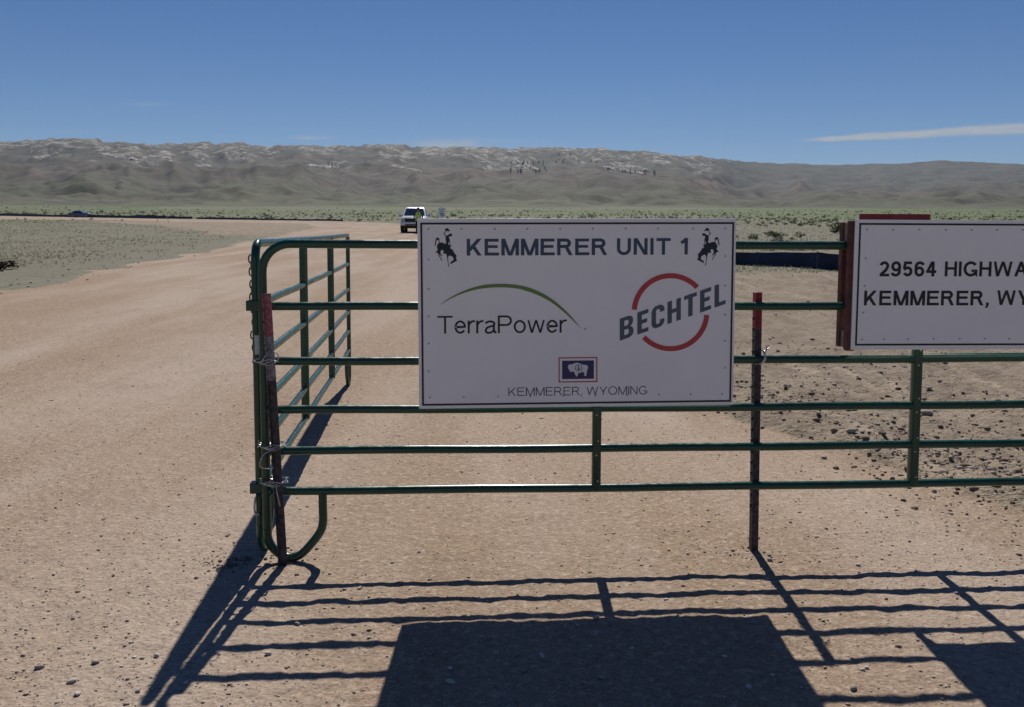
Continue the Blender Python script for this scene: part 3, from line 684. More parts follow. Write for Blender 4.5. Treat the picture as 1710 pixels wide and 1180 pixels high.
word(big, 'KEMMERER, WYOMING', wbox(478, 1185, 903, 946), M['black'], 0.09, 0.15)
# condensed block capitals set on a rising baseline: strokes drawn as outlines
def block_word():
    b = MB(); Lh = 113.0; sw = 25; out = []
    L = {'B': [[(0, 0), (0, 113), (46, 113), (62, 105), (68, 92), (68, 76), (62, 64), (54, 58), (64, 50), (70, 38), (70, 20), (63, 7), (48, 0)], [(sw - 2, 20), (sw - 2, 48), (40, 48), (46, 43), (46, 25), (40, 20)], [(sw - 2, 67), (sw - 2, 94), (39, 94), (45, 89), (45, 72), (39, 67)]],
         'E': [[(0, 0), (0, 113), (57, 113), (57, 93), (sw - 2, 93), (sw - 2, 68), (50, 68), (50, 48), (sw - 2, 48), (sw - 2, 20), (57, 20), (57, 0)]],
         'C': [[(0, 24), (0, 89), (7, 104), (20, 113), (46, 113), (59, 105), (66, 92), (66, 76), (43, 76), (43, 88), (38, 94), (28, 94), (23, 88), (23, 25), (28, 19), (38, 19), (43, 25), (43, 38), (66, 38), (66, 22), (59, 8), (46, 0), (20, 0), (7, 9)]],
         'H': [[(0, 0), (0, 113), (23, 113), (23, 68), (46, 68), (46, 113), (69, 113), (69, 0), (46, 0), (46, 48), (23, 48), (23, 0)]],
         'T': [[(21, 0), (21, 93), (0, 93), (0, 113), (65, 113), (65, 93), (44, 93), (44, 0)]],
         'L': [[(0, 0), (0, 113), (23, 113), (23, 20), (57, 20), (57, 0)]]}
    xs = {'B': 1045, 'E': 1135, 'C': 1208, 'H': 1290, 'T': 1376, 'E2': 1458, 'L': 1533}
    cu_ = bpy.data.curves.new('b', 'CURVE'); cu_.dimensions = '2D'; cu_.fill_mode = 'FRONT'
    for key, cx in xs.items():
        for poly in L[key[0]]:
            sp_ = cu_.splines.new('POLY'); sp_.use_cyclic_u = True; sp_.points.add(len(poly) - 1)
            for i, (px_, py_) in enumerate(poly):
                X = cx + px_; Y = 668 - (X - 1045) * 0.348 - py_
                q = bs(X, Y); sp_.points[i].co = (q[0], q[1], 0, 1)
    ob = link(bpy.data.objects.new('b', cu_)); me = bpy.data.meshes.new_from_object(ob.evaluated_get(bpy.context.evaluated_depsgraph_get())); bpy.data.objects.remove(ob)
    return stand(me)
def stand(me, depth=0.0011):
    """xy outline mesh stood up in the xz plane with a little thickness"""
    bm = bmesh.new(); bm.from_mesh(me)
    for v in bm.verts: v.co = Vector((v.co.x, -depth, v.co.y))
    bm.normal_update()
    for f in bm.faces:
        if f.normal.y > 0: f.normal_flip()
    ret = bmesh.ops.extrude_edge_only(bm, edges=[e for e in bm.edges if len(e.link_faces) == 1])
    for v in ret['geom']:
        if isinstance(v, bmesh.types.BMVert): v.co.y = -0.0002
    bm.to_mesh(me); bm.free(); return me
sign_part('lettering', block_word(), M['slate2'], big, FY)
def outline(polys, name, mat, root, y, depth=0.0011):
    cu_ = bpy.data.curves.new('o', 'CURVE'); cu_.dimensions = '2D'; cu_.fill_mode = 'FRONT'
    for poly in polys:
        sp_ = cu_.splines.new('POLY'); sp_.use_cyclic_u = True; sp_.points.add(len(poly) - 1)
        for i, q in enumerate(poly): sp_.points[i].co = (q[0], q[1], 0, 1)
    ob = link(bpy.data.objects.new('o', cu_)); me = bpy.data.meshes.new_from_object(ob.evaluated_get(bpy.context.evaluated_depsgraph_get())); bpy.data.objects.remove(ob)
    return sign_part(name, stand(me, depth), mat, root, y)
# red ring in two arcs
def arc(a0, a1):
    cx, cy = 1306, 522; A = np.radians(np.linspace(a0, a1, 40))
    return [bs(cx + 200 * math.cos(a), cy - 200 * math.sin(a)) for a in A] + [bs(cx + 174 * math.cos(a), cy - 174 * math.sin(a)) for a in A[::-1]]
outline([arc(176, 43)], 'ring_arc', M['coral'], big, FY)
outline([arc(-4, -137)], 'ring_arc', M['coral'], big, FY)
# green swoosh
up_ = [(132, 487), (180, 452), (240, 420), (300, 397), (360, 383), (420, 378), (480, 379), (540, 386), (600, 402), (660, 430), (710, 462), (760, 505), (805, 552), (848, 606)]
dn_ = [(848, 606), (795, 553), (745, 508), (700, 474), (650, 445), (600, 424), (540, 405), (480, 397), (420, 396), (360, 400), (300, 411), (240, 430), (185, 455)]
sm = lambda L_: [(p.x, p.y) for p in smooth_path([(x, y, 0) for x, y in L_], 4)]
outline([[bs(*q) for q in sm(up_)] + [bs(*q) for q in sm(dn_)[1:]]], 'swoosh', M['lime'], big, FY)
# bucking horse and rider, drawn in a 944x1180 close-up of the left emblem
HORSE = [(345, 150), (385, 128), (422, 112), (440, 130), (450, 152), (485, 178), (475, 196), (452, 202), (438, 190), (410, 186), (385, 205), (350, 240), (338, 258), (362, 290), (385, 315), (425, 300), (455, 280), (470, 262), (500, 256), (530, 268), (545, 290), (532, 310), (510, 328), (480, 326), (458, 335),
         (465, 385), (478, 410), (480, 470), (487, 530), (500, 560), (522, 568), (510, 584), (492, 590), (490, 625), (505, 645), (545, 660), (560, 700), (590, 745), (620, 785), (655, 820), (640, 838), (652, 862), (638, 885), (640, 912), (668, 938), (655, 962), (610, 985), (560, 1010), (515, 1040), (492, 1035), (495, 1005), (530, 970), (570, 945), (575, 905), (560, 868), (520, 838), (480, 822), (450, 835), (432, 870), (436, 940), (445, 1030), (462, 1095), (455, 1110), (435, 1092), (432, 1030), (420, 940), (408, 880), (400, 820), (375, 770), (345, 768), (325, 790), (318, 768), (300, 750), (320, 735), (318, 700), (300, 680), (262, 680), (245, 710), (235, 760), (262, 800), (280, 835), (268, 845), (240, 815), (215, 790), (212, 830), (240, 870), (268, 915), (285, 948), (275, 958), (252, 925), (215, 862), (185, 825), (190, 790), (165, 760), (130, 742), (110, 745), (112, 730), (150, 700), (165, 680), (160, 640), (145, 615), (150, 575), (165, 540), (195, 500), (205, 480), (188, 440), (172, 415), (150, 415), (135, 450), (122, 500), (118, 545), (98, 575), (92, 560), (98, 500), (112, 430), (125, 380), (150, 358), (180, 360), (205, 385), (212, 430), (210, 475), (235, 490), (275, 486), (320, 505), (360, 518), (385, 512), (388, 470), (368, 420), (375, 370), (372, 335), (340, 290), (315, 262), (340, 225), (375, 195), (372, 175)]
HOLE = [(445, 470), (440, 530), (462, 556), (480, 552), (468, 500), (458, 465)]
HOLE2 = [(195, 690), (212, 705), (222, 690), (208, 740), (195, 755), (165, 730), (160, 715)]
def emblem(fn): outline([[fn(*q) for q in HORSE], [fn(*q) for q in HOLE]], 'horse_emblem', M['navy'], big, FY)
to_c = lambda x, y: ((720 + x / 15.73 - 690) * 3.0536, (375 + y / 15.73 - 350) * 3.0536)
emblem(lambda x, y: bs(*to_c(x, y)))
# mirrored on the right: left emblem spans 110..222 x 97..292, right one 1557..1442 x 90..283
def right_em(x, y):
    cx, cy = to_c(x, y); return bs(1557 - (cx - 110) / 112 * 115, 90 + (cy - 97) / 195 * 193)
emblem(right_em)
# state flag plate
fq = lambda x, y: bs((830 + x / 6.577 - 690) * 3.0536, (580 + y / 6.577 - 350) * 3.0536)
def rect(x0, y0, x1, y1): return [fq(x0, y0), fq(x1, y0 - 4), fq(x1, y1 - 4), fq(x0, y1)]
outline([rect(658, 98, 1083, 377), rect(670, 110, 1071, 365)], 'flag_border', M['coral'], big, FY)
outline([rect(697, 135, 1045, 339)], 'flag_field', M['flagblue'], big, FY)
BIS = [(760, 215), (762, 187), (785, 172), (805, 178), (825, 163), (860, 157), (895, 165), (915, 178), (955, 180), (975, 190), (981, 215), (972, 240), (966, 270), (961, 303), (935, 303), (945, 285), (932, 262), (922, 255), (900, 269), (872, 269), (866, 300), (851, 312), (844, 295), (830, 266), (822, 252), (795, 257), (783, 258), (775, 238)]
outline([[fq(*q) for q in BIS]], 'bison', M['print_white'], big, FY, 0.0017)
seal = [[fq(877 + r * math.cos(a), 215 + r * math.sin(a)) for a in np.linspace(0, 2 * math.pi, 25)[:-1]] for r in (39, 33)]
outline(seal, 'seal_ring', M['flagblue'], big, FY, 0.0022)
outline([[fq(877 + x, 215 + y) for x, y in ((0, -26), (9, -12), (6, 2), (16, 18), (5, 24), (-5, 24), (-16, 18), (-6, 2), (-9, -12))]], 'seal_figure', M['slate2'], big, FY, 0.0022)

# address sign on its lumber
W2, H2 = 1.24, 0.618
adr = empty('address_sign', gate_point(2.771, 0.0605, 1.0055), GATE_A); adr.rotation_euler = (0, math.radians(0.12), GATE_A)
tag(adr, 'white address sign reading 29564 HIGHWAY on red-brown lumber at right', 'sign')
MB().bbox(0, W2, -0.0075, 0, 0, H2, 0.0012).build('board', M['sign'], adr)
def cs(cx, cy):
    v = (cy - 88) / (800 - 88)
    for _ in range(3):
        xl = 745 - 20 * v; u = (cx - xl) / 1410.0; v = (cy - 88 - 4 * u) / 714.0
    return u * W2, (1 - v) * H2
x0, zt = cs(766, 107); zb = cs(745, 779)[1]
frame_lines(adr, x0, W2 - x0, zb, zt, 0.0088, FY, M['black'])
def cbox(xl, xr, yt, yb):
    a = cs(xl, yb); b = cs(xr, yb); t = cs(xl, yt); return (a[0], b[0], a[1], t[1])
for txt, bx_ in (('29564', cbox(878, 1193, 316, 398)), ('HIGHWAY', cbox(1240, 1786, 316, 398)), ('KEMMERER,', cbox(793, 1490, 476, 557)), ('WY', cbox(1535, 1720, 476, 557))):
    word(adr, txt, bx_, M['black'], 0.185, 0.12)
sc_ = [cs(x, 143) for x in (808, 952, 1097, 1243, 1386, 1528, 1672, 1816, 1960, 2104)] + [cs(x, 745) for x in (785, 907, 1040, 1185, 1330, 1472, 1610, 1750, 1890, 2030)]
sc_ += [cs(802, 300), cs(797, 450), cs(792, 597), cs(2104, 300), cs(2100, 450), cs(2095, 597)]
screws(adr, sc_, FY)
# uprights clamp the rails: one board in front of them, one behind, short spacers between
for t in (-0.018, 1.12):
    MB().bbox(t, t + 0.039, 0.0005, 0.0385, -0.006, 0.612, 0.003).build('front_upright', M['wood'], adr)
    MB().bbox(t - 0.001, t + 0.036, 0.0825, 0.121, 0.002, 0.606, 0.003).build('rear_upright', M['wood'], adr)
    for z0, z1 in ((0.004, 0.085), (0.512, 0.603)):
        MB().bbox(t + 0.006, t + 0.034, 0.0388, 0.0822, z0, z1, 0.002).build('spacer', M['wood_cut'], adr)
MB().bbox(0.024, 0.366, 0.001, 0.009, 0.20, 0.645, 0.001).build('red_backing_sheet', M['red'], adr)
# ---------------------------------------------------------------- stones and soil crumbs
M['stone'] = material('stone_grey', (0.36, 0.31, 0.265), 0.85, vscale=30, col2=(0.22, 0.175, 0.145), bump=0.4)
M['stone2'] = material('stone_pale', (0.56, 0.51, 0.45), 0.85, vscale=30, col2=(0.38, 0.33, 0.285), bump=0.4)
M['crumb'] = material('soil_crumb', (0.185, 0.138, 0.100), 0.95, vscale=25, col2=(0.115, 0.086, 0.066), bump=0.5)
M['pebble'] = material('tan_pebble', (0.43, 0.335, 0.255), 0.9, vscale=12, col2=(0.30, 0.225, 0.165), bump=0.3)
def lump(seed, sub=1, rough=0.28, flat=0.6):
    r_ = random.Random(seed); bm = bmesh.new(); bmesh.ops.create_icosphere(bm, subdivisions=sub, radius=0.5)
    ax = (r_.uniform(0.8, 1.15), r_.uniform(0.6, 0.95), flat * r_.uniform(0.75, 1.1))
    for v in bm.verts:
        k = 1 + r_.uniform(-rough, rough); v.co = Vector((v.co.x * ax[0] * k, v.co.y * ax[1] * k, v.co.z * ax[2] * k))
    vs = [v.co.copy() for v in bm.verts]; bm.verts.index_update(); fs = [[v.index for v in f.verts] for f in bm.faces]; bm.free()
    return np.array([tuple(v) for v in vs]), fs
def scatter_mesh(name, protos, pos, size, mat, label, cat, sink=0.3, mats=None):
    """very many small lumps in one mesh: nobody could count them"""
    V = []; T = []; b = 0; MI = []; np_ = len(protos); pos = np.asarray(pos); size = np.asarray(size)
    for q in range(np_):
        P = pos[q::np_]; S = size[q::np_]; n = len(P); pv, pf = protos[q]; pf = np.asarray(pf); a = rng.uniform(0, 6.283, n); c, s_ = np.cos(a)[:, None], np.sin(a)[:, None]
        if n == 0: continue
        x = pv[None, :, 0] * c - pv[None, :, 1] * s_; y = pv[None, :, 0] * s_ + pv[None, :, 1] * c
        V.append(np.stack([x * S[:, None] + P[:, :1], y * S[:, None] + P[:, 1:2], (pv[None, :, 2] + sink * 0.5) * S[:, None] * 0.85 + P[:, 2:3]], -1).reshape(-1, 3))
        T.append((pf[None] + (np.arange(n) * len(pv))[:, None, None]).reshape(-1, 3) + b); b += n * len(pv)
        if mats: MI.append(np.repeat(rng.integers(0, len(mats), n), len(pf)))
    V = np.concatenate(V); T = np.concatenate(T); me = bpy.data.meshes.new(name); me.vertices.add(len(V)); me.vertices.foreach_set('co', V.ravel())
    me.loops.add(T.size); me.loops.foreach_set('vertex_index', T.ravel().astype(np.int32)); me.polygons.add(len(T)); me.polygons.foreach_set('loop_start', np.arange(len(T), dtype=np.int32) * 3)
    for mm in (mats or [mat]): me.materials.append(mm)
    if mats: me.polygons.foreach_set('material_index', np.concatenate(MI).astype(np.int32))
    me.update(calc_edges=True)
    o = link(bpy.data.objects.new(name, me)); tag(o, label, cat, kind='stuff'); return o
octa = []
for k in range(10):
    pv = np.array([(1, 0, 0), (0, 1, 0), (-1, 0, 0), (0, -1, 0), (0, 0, 0.8), (0, 0, -0.6), ]) * 0.5 * rng.uniform(0.7, 1.2, (6, 3)) + rng.uniform(-0.08, 0.08, (6, 3))
    octa.append((pv, [(0, 1, 4), (1, 2, 4), (2, 3, 4), (3, 0, 4), (1, 0, 5), (2, 1, 5), (3, 2, 5), (0, 3, 5)]))
lumps = []
for k in range(12):        # 20-face crumbs
    r_ = random.Random(k); bm = bmesh.new(); bmesh.ops.create_icosphere(bm, subdivisions=1, radius=0.5); bm.verts.index_update()
    ax_ = (r_.uniform(.85, 1.2), r_.uniform(.6, .95), r_.uniform(.45, .7)); pv = np.array([tuple(c * a * (1 + r_.uniform(-.22, .22)) for c, a in zip(v.co, ax_)) for v in bm.verts]); lumps.append((pv, [[v.index for v in f.verts] for f in bm.faces])); bm.free()
def ground_pts(n, y0, y1, spread, keep, p=1.0):
    """points spread evenly over the picture rather than over the ground"""
    y = y0 * (y1 / y0) ** (rng.random(n) ** p); x = rng.uniform(-spread, spread, n) * (y + 0.6)
    z, kr, ks, kk, kg, sd = land(x, y); ok = keep(x, y, kr, ks, sd)
    return np.stack([x, y, z], -1)[ok]
pts = ground_pts(70000, 2.3, 18, 0.72, lambda x, y, kr, ks, sd: kr > 0.5)
dens = fbm(pts[:, 0] * 0.9, pts[:, 1] * 0.9, 3, 81); pts = pts[dens + rng.uniform(-0.6, 0.6, len(pts)) > -0.2]
size = np.clip(np.exp(rng.normal(math.log(0.0050), 0.58, len(pts))), 0.0025, 0.026)
flat = [(pv * (1, 1, 0.62), pf) for pv, pf in octa]
scatter_mesh('gravel', flat, pts, size, None, 'loose pebbles scattered over the tan gravel road', 'gravel', mats=[M['stone'], M['stone2'], M['stone2'], M['pebble'], M['pebble'], M['pebble'], M['pebble'], M['pebble'], M['pebble']])
# crumbs: windrow along the road edge, disturbed soil, around the post feet
ye = 3.0 * (26 / 3.0) ** rng.random(9000); xe = np.interp(ye, [p[1] for p in ROAD[1:8]], [p[0] for p in ROAD[1:8]]) + rng.normal(0.28, 0.33, 9000) * (1 + ye / 18)
zz_, kr_, ks_, _, _, sd_ = land(xe, ye); ok_ = (fbm(xe * 1.1, ye * 1.1, 3, 83) + rng.uniform(-.4, .4, len(xe)) > -0.05) & (sd_ > -0.6); p1 = np.stack([xe, ye, zz_], -1)[ok_]
p2 = ground_pts(22000, 3.5, 26, 0.8, lambda x, y, kr, ks, sd: (x > -1) & (sd > 0.4) & (ks > 0.6))
p2 = p2[fbm(p2[:, 0] * 0.8, p2[:, 1] * 0.8, 3, 82) > -0.05]
p3 = ground_pts(2600, 17, 60, 0.7, lambda x, y, kr, ks, sd: (x < -8) & (sd > -0.5) & (sd < 0.7))
ex = []
for cx, cy, sp, nn in ((-1.34, 3.97, 0.085, 110), (-1.08, 4.03, 0.06, 45), (1.19, 4.12, 0.07, 45), (2.98, 4.75, 0.2, 160)):
    q = rng.normal(0, 1, (nn, 2)) * (sp * 1.4, sp) + (cx, cy); ex.append(np.stack([q[:, 0], q[:, 1], land(q[:, 0], q[:, 1])[0]], -1))
ex = np.concatenate(ex)
allp = np.concatenate([p1, p2, p3, ex])
sz = np.concatenate([np.clip(np.exp(rng.normal(math.log(0.018), 0.55, len(p1))), 0.007, 0.07), np.clip(np.exp(rng.normal(math.log(0.018), 0.6, len(p2))), 0.008, 0.08),
                     np.clip(np.exp(rng.normal(math.log(0.035), 0.5, len(p3))), 0.015, 0.12), np.clip(np.exp(rng.normal(math.log(0.012), 0.5, len(ex))), 0.006, 0.04)])
scatter_mesh('soil_crumbs', lumps, allp, sz, None, 'loose brown soil crumbs and small rocks along the road edge', 'soil', mats=[M['crumb'], M['crumb'], M['stone']])
# single stones big enough to pick out
st_mesh = []
for k in range(8):
    pv, pf = lump(100 + k, 2, 0.10, 0.62); me = bpy.data.meshes.new('stone'); me.from_pydata(pv.tolist(), [], pf); me.materials.append(M['stone2'] if k % 3 == 0 else M['stone'])
    me.polygons.foreach_set('use_smooth', [True] * len(me.polygons)); st_mesh.append(me)
def stone(x, y, s_, k, label, group=None):
    o = link(bpy.data.objects.new('stone', st_mesh[k % 8])); o.location = (x, y, gz(x, y) + s_ * 0.16); o.scale = (s_, s_ * random.uniform(0.75, 1), s_ * random.uniform(0.7, 1)); o.rotation_euler = (random.uniform(-.2, .2), random.uniform(-.2, .2), random.uniform(0, 6.28))
    tag(o, label, 'stone', group)
stone(-0.900, 3.091, 0.030, 0, 'round white stone lying between two lower rail shadows')
stone(-0.855, 3.345, 0.026, 1, 'small brown stone under the third rail shadow near the corner')
stone(0.345, 3.40, 0.034, 3, 'pale flat stone at the top edge of the big sign shadow')
for k, (px, py, s_) in enumerate(((262, 1100, .03), (352, 1075, .02), (160, 1115, .034), (120, 1143, .03), (66, 1118, .03), (320, 1085, .02), (130, 1165, .028), (575, 990, .02), (600, 985, .022), (985, 960, .02),
                                  (875, 1120, .03), (905, 1100, .026), (1005, 1140, .032), (820, 1080, .024), (752, 1140, .035), (1180, 1040, .02), (1340, 1010, .018), (1480, 1000, .02), (1430, 935, .018), (1560, 925, .018), (1380, 887, .02),
                                  (1480, 865, .022), (1290, 860, .016), (655, 940, .018), (700, 925, .018), (560, 870, .016), (1330, 1120, .026), (1440, 1120, .02), (1500, 1080, .022), (1425, 1150, .03), (1250, 1150, .026), (720, 1150, .03),
                                  (1055, 1085, .024), (940, 1060, .022), (1230, 1075, .022), (1290, 1130, .024), (1600, 1120, .024), (1650, 1095, .02), (310, 1145, .024), (230, 1155, .02), (190, 960, .02), (300, 905, .02), (215, 890, .016), (90, 960, .02))):
    p = on_ground(px, py); shade = (690 < px < 1330 and py > 1030)
    stone(p.x, p.y, s_, k, 'small stone lying inside the dark shadow of the big sign' if shade else 'small stone lying loose on the sunlit gravel', 'stones in the sign shadow' if shade else 'stones on the sunlit gravel')
for k, (x, y, s_, lb) in enumerate(((3.55, 7.3, .15, 'large brown clod behind the panel between middle post and second stay'), (3.0, 6.35, .10, 'brown clod beside the spoil ridge right of the middle post'), (2.45, 8.6, .09, 'lone clod in the rutted soil just right of the big sign'))):
    stone(x, y, s_, 2 + k * 3, lb)

# ---------------------------------------------------------------- grass and brush
def leaf_mat(name, c1, c2, vs=1.5):
    mt = material(name, c1, 0.85, vscale=vs, col2=c2, spec=0.2); n = NT(mt.node_tree); b = n.n['Principled BSDF']; out = n.n['Material Output']
    tr = n.new('ShaderNodeBsdfTranslucent'); mx = n.new('ShaderNodeMixShader'); mx.inputs[0].default_value = 0.45
    n.link(b.inputs['Base Color'].links[0].from_socket, tr.inputs[0]); n.link(b.outputs[0], mx.inputs[1]); n.link(tr.outputs[0], mx.inputs[2]); n.link(mx.outputs[0], out.inputs[0]); return mt
M['grass'] = leaf_mat('dry_grass', (0.185, 0.190, 0.122), (0.255, 0.235, 0.165), 0.8)
M['sage'] = leaf_mat('sagebrush_leaf', (0.165, 0.168, 0.125), (0.105, 0.112, 0.082), 1.2)
M['sage_dark'] = leaf_mat('greasewood_leaf', (0.095, 0.118, 0.066), (0.062, 0.078, 0.046), 1.2)
M['meadow'] = leaf_mat('green_grass', (0.100, 0.135, 0.048), (0.150, 0.165, 0.075), 0.3)
def tufts(name, pts, hgt, mat, label, blades=5, cat='grass'):
    n = len(pts); P = np.repeat(pts, blades, 0); Hh = np.repeat(hgt, blades)
    a = rng.uniform(0, 6.283, n * blades); lean = rng.uniform(0.1, 0.75, n * blades) * Hh; off = rng.uniform(0, 0.4, n * blades) * Hh
    bx_ = P[:, 0] + np.cos(a) * off; by = P[:, 1] + np.sin(a) * off; wd = Hh * 0.13
    a2 = rng.uniform(0, 6.283, n * blades); cx, sy = np.cos(a2) * wd, np.sin(a2) * wd
    v0 = np.stack([bx_ - cx, by - sy, P[:, 2] - 0.02 * Hh], -1); v1 = np.stack([bx_ + cx, by + sy, P[:, 2] - 0.02 * Hh], -1)
    v2 = np.stack([bx_ + np.cos(a) * lean, by + np.sin(a) * lean, P[:, 2] + Hh * rng.uniform(0.6, 1.1, n * blades)], -1)
    V = np.stack([v0, v1, v2], 1).reshape(-1, 3); me = bpy.data.meshes.new(name); nt = len(v0)
    me.vertices.add(nt * 3); me.vertices.foreach_set('co', V.ravel()); me.loops.add(nt * 3); me.loops.foreach_set('vertex_index', np.arange(nt * 3, dtype=np.int32))
    me.polygons.add(nt); me.polygons.foreach_set('loop_start', np.arange(nt, dtype=np.int32) * 3); me.update(calc_edges=True); me.materials.append(mat)
    o = link(bpy.data.objects.new(name, me)); tag(o, label, cat, kind='stuff'); return o
wild = lambda x, y, kr, ks, sd: (kr < 0.3) & (ks < 0.35) & (sd > 0.3)
g1 = ground_pts(60000, 16, 150, 0.72, lambda x, y, kr, ks, sd: wild(x, y, kr, ks, sd) & (rng.random(len(x)) < sstep(sd, 0.3, 4)))
g1 = g1[fbm(g1[:, 0] * 0.3, g1[:, 1] * 0.3, 3, 91) + rng.uniform(-.4, .4, len(g1)) > -0.15]
tufts('dry_grass', g1, rng.uniform(0.025, 0.075, len(g1)) * (1 + g1[:, 1] / 110), M['grass'], 'short dry grass covering the open ground beside the road')
g2 = ground_pts(16000, 90, 900, 0.72, lambda x, y, kr, ks, sd: wild(x, y, kr, ks, sd))
kg = land(g2[:, 0], g2[:, 1])[4]; g2 = g2[rng.random(len(g2)) < kg]
tufts('green_grass', g2, rng.uniform(0.12, 0.3, len(g2)) * (1 + g2[:, 1] / 700), M['meadow'], 'green meadow grass on the far plain', 4)
# brush: twiggy stems under a loose crown of small leaves
def brush_mesh(name, seed, mat, leaves=150):
    r_ = np.random.default_rng(seed); b = MB()
    for k in range(6):
        a = r_.uniform(0, 6.283); e = (0.36 * math.cos(a), 0.36 * math.sin(a), r_.uniform(0.4, 0.75))
        b.tube([(0, 0, -0.03), (e[0] * .4, e[1] * .4, e[2] * .55), e], 0.02, 4, rad=[0.028, 0.018, 0.006])
    cl = [(r_.uniform(-.38, .38), r_.uniform(-.34, .34), r_.uniform(.22, .62), r_.uniform(.14, .26)) for _ in range(9)]
    for k in range(leaves):
        c = cl[k % 9]; d = r_.normal(0, 1, 3); d /= np.linalg.norm(d); d *= c[3] * r_.uniform(.5, 1.1); p = np.array(c[:3]) + d; p[2] = max(p[2], 0.03)
        u = r_.normal(0, 1, 3); u /= np.linalg.norm(u); v = np.cross(u, r_.normal(0, 1, 3)); v /= np.linalg.norm(v); L = r_.uniform(.07, .13)
        b.add([p - u * L, p + v * L * .45, p + u * L, p - v * L * .45], [(0, 1, 2, 3)])
    return b.mesh(name, mat)
br = [brush_mesh('sagebrush', 200 + k, M['sage'] if k % 2 else M['sage_dark']) for k in range(6)]
cand = ground_pts(9000, 38, 700, 0.70, lambda x, y, kr, ks, sd: wild(x, y, kr, ks, sd) & (sd > 2.5))
cn_ = fbm(cand[:, 0] / 40, cand[:, 1] / 18, 3, 95) + 0.25 * sstep(cand[:, 1], 120, 260) - 0.6 * ((cand[:, 0] < -8) & (cand[:, 1] < 150))
cand = cand[cn_ + rng.uniform(-.12, .12, len(cand)) > 0.02]
cand = cand[rng.permutation(len(cand))][:1150]
csz = np.exp(rng.normal(math.log(0.42), 0.33, len(cand))) * (1 + cand[:, 1] / 900)
vis = csz / cand[:, 1]; order = np.argsort(-vis)
def brush(x, y, s_, k, label, group=None, cat='bush'):
    o = link(bpy.data.objects.new('sagebrush', br[k % 6])); o.location = (x, y, gz(x, y)); o.scale = (s_ * 1.25, s_ * 1.25, s_ * 0.8); o.rotation_euler = (0, 0, k * 1.7)
    tag(o, label, cat, group); return o
for n_, i in enumerate(order[:300]):
    x, y = cand[i][:2]
    side_ = 'right' if x > 0 else 'left'
    brush(x, y, csz[i], n_, 'low grey-green brush on the %s half of the plain behind the fence' % side_ if x > 0 else 'low grey-green brush on the plain beyond the gravel road', 'brush on the right plain' if x > 0 else 'brush beyond the road')
rest = order[300:]
pb = []
for k in range(4):
    r_ = np.random.default_rng(300 + k); V = []; Fc = []
    for j in range(26):
        d = r_.normal(0, 1, 3); d /= np.linalg.norm(d); p = d * (0.46, 0.46, 0.36) * r_.uniform(.5, 1) + (0, 0, .3); u = r_.normal(0, .16, (3, 3)); b0 = len(V); V += [tuple(p + q) for q in u]; Fc.append((b0, b0 + 1, b0 + 2))
    pb.append((np.array(V), Fc))
fb = ground_pts(6500, 125, 520, 0.66, lambda x, y, kr, ks, sd: wild(x, y, kr, ks, sd) & (sd > 1.5)); fb = fb[fbm(fb[:, 0] / 26, fb[:, 1] / 14, 3, 97) + rng.uniform(-.3, .3, len(fb)) > 0.30]
scatter_mesh('far_brush', pb, np.concatenate([cand[rest], fb]), np.concatenate([csz[rest] * 1.15, np.exp(rng.normal(math.log(0.38), 0.4, len(fb))) * (1 + fb[:, 1] / 600)]), None, 'far dark brush dotting the plain below the hills', 'brush', sink=0.0, mats=[M['sage'], M['sage_dark']])
p = on_ground(1395, 390); brush(p.x, p.y, 1.3, 2, 'roundest dark green bush left of the address sign lumber')
b_ = brush(-14.6, 24.6, 0.85, 1, 'dark dead brown clump in the grass at the far left'); b_.scale = (1.5, 0.8, 0.42)
M['dead'] = leaf_mat('dead_brush', (0.055, 0.036, 0.026), (0.03, 0.021, 0.016)); b_.data = br[1].copy(); b_.data.materials[0] = M['dead']; b_.name = 'dead_brush'
# junipers on the rocky crest
M['juniper'] = leaf_mat('juniper', (0.022, 0.034, 0.020), (0.014, 0.022, 0.014), 0.3)
M['bark'] = material('bark', (0.06, 0.045, 0.035), 0.9, var=0.3)
def juniper_mesh(seed):
    r_ = np.random.default_rng(seed); b = MB(); b.tube([(0, 0, -0.1), (0.02, 0, 0.3), (0, 0, 0.7)], 0.05, 5, rad=[0.06, 0.045, 0.015])
    for k in range(130):
        z = r_.uniform(0.14, 1.0); R_ = 0.36 * (1 - abs(z - 0.42) / 0.62) ** 0.6 if abs(z - .42) < .6 else 0.03; a = r_.uniform(0, 6.283); p = np.array((R_ * math.cos(a) * r_.uniform(.4, 1), R_ * math.sin(a) * r_.uniform(.4, 1), z))
        b.add([p + q for q in r_.normal(0, .075, (3, 3))], [(0, 1, 2)])
    return b.mesh('juniper_tree', M['juniper'])
jm = [juniper_mesh(400 + k) for k in range(4)]
def far_point(px, frac):
    """ground on the hill front seen in column px, frac 0..1 of the way up its face to the crest"""
    u = (px - 855) / F_PX; R_ = np.linspace(1600, 5600, 1400) if frac < 2 else None
    xs = R_ * math.sin(math.atan(u)); ys = R_ * math.cos(math.atan(u)); z = land(xs, ys)[0]
    py = 382 - (z - EYE) / ys * F_PX; return xs, ys, z, py
def hill_at(px, py_want):
    xs, ys, z, py = far_point(px, 0); m_ = np.where(py <= py_want)[0]
    i = m_[0] if len(m_) else int(np.argmin(py)); return xs[i], ys[i], z[i]
jr = random.Random(5)
spots = [(jr.uniform(852, 912), jr.uniform(271, 291)) for _ in range(26)] + [(jr.uniform(1012, 1092), 0) for _ in range(14)] + [(jr.uniform(925, 1000), jr.uniform(254, 275)) for _ in range(10)] + [(jr.uniform(548, 575), jr.uniform(277, 284)) for _ in range(5)]
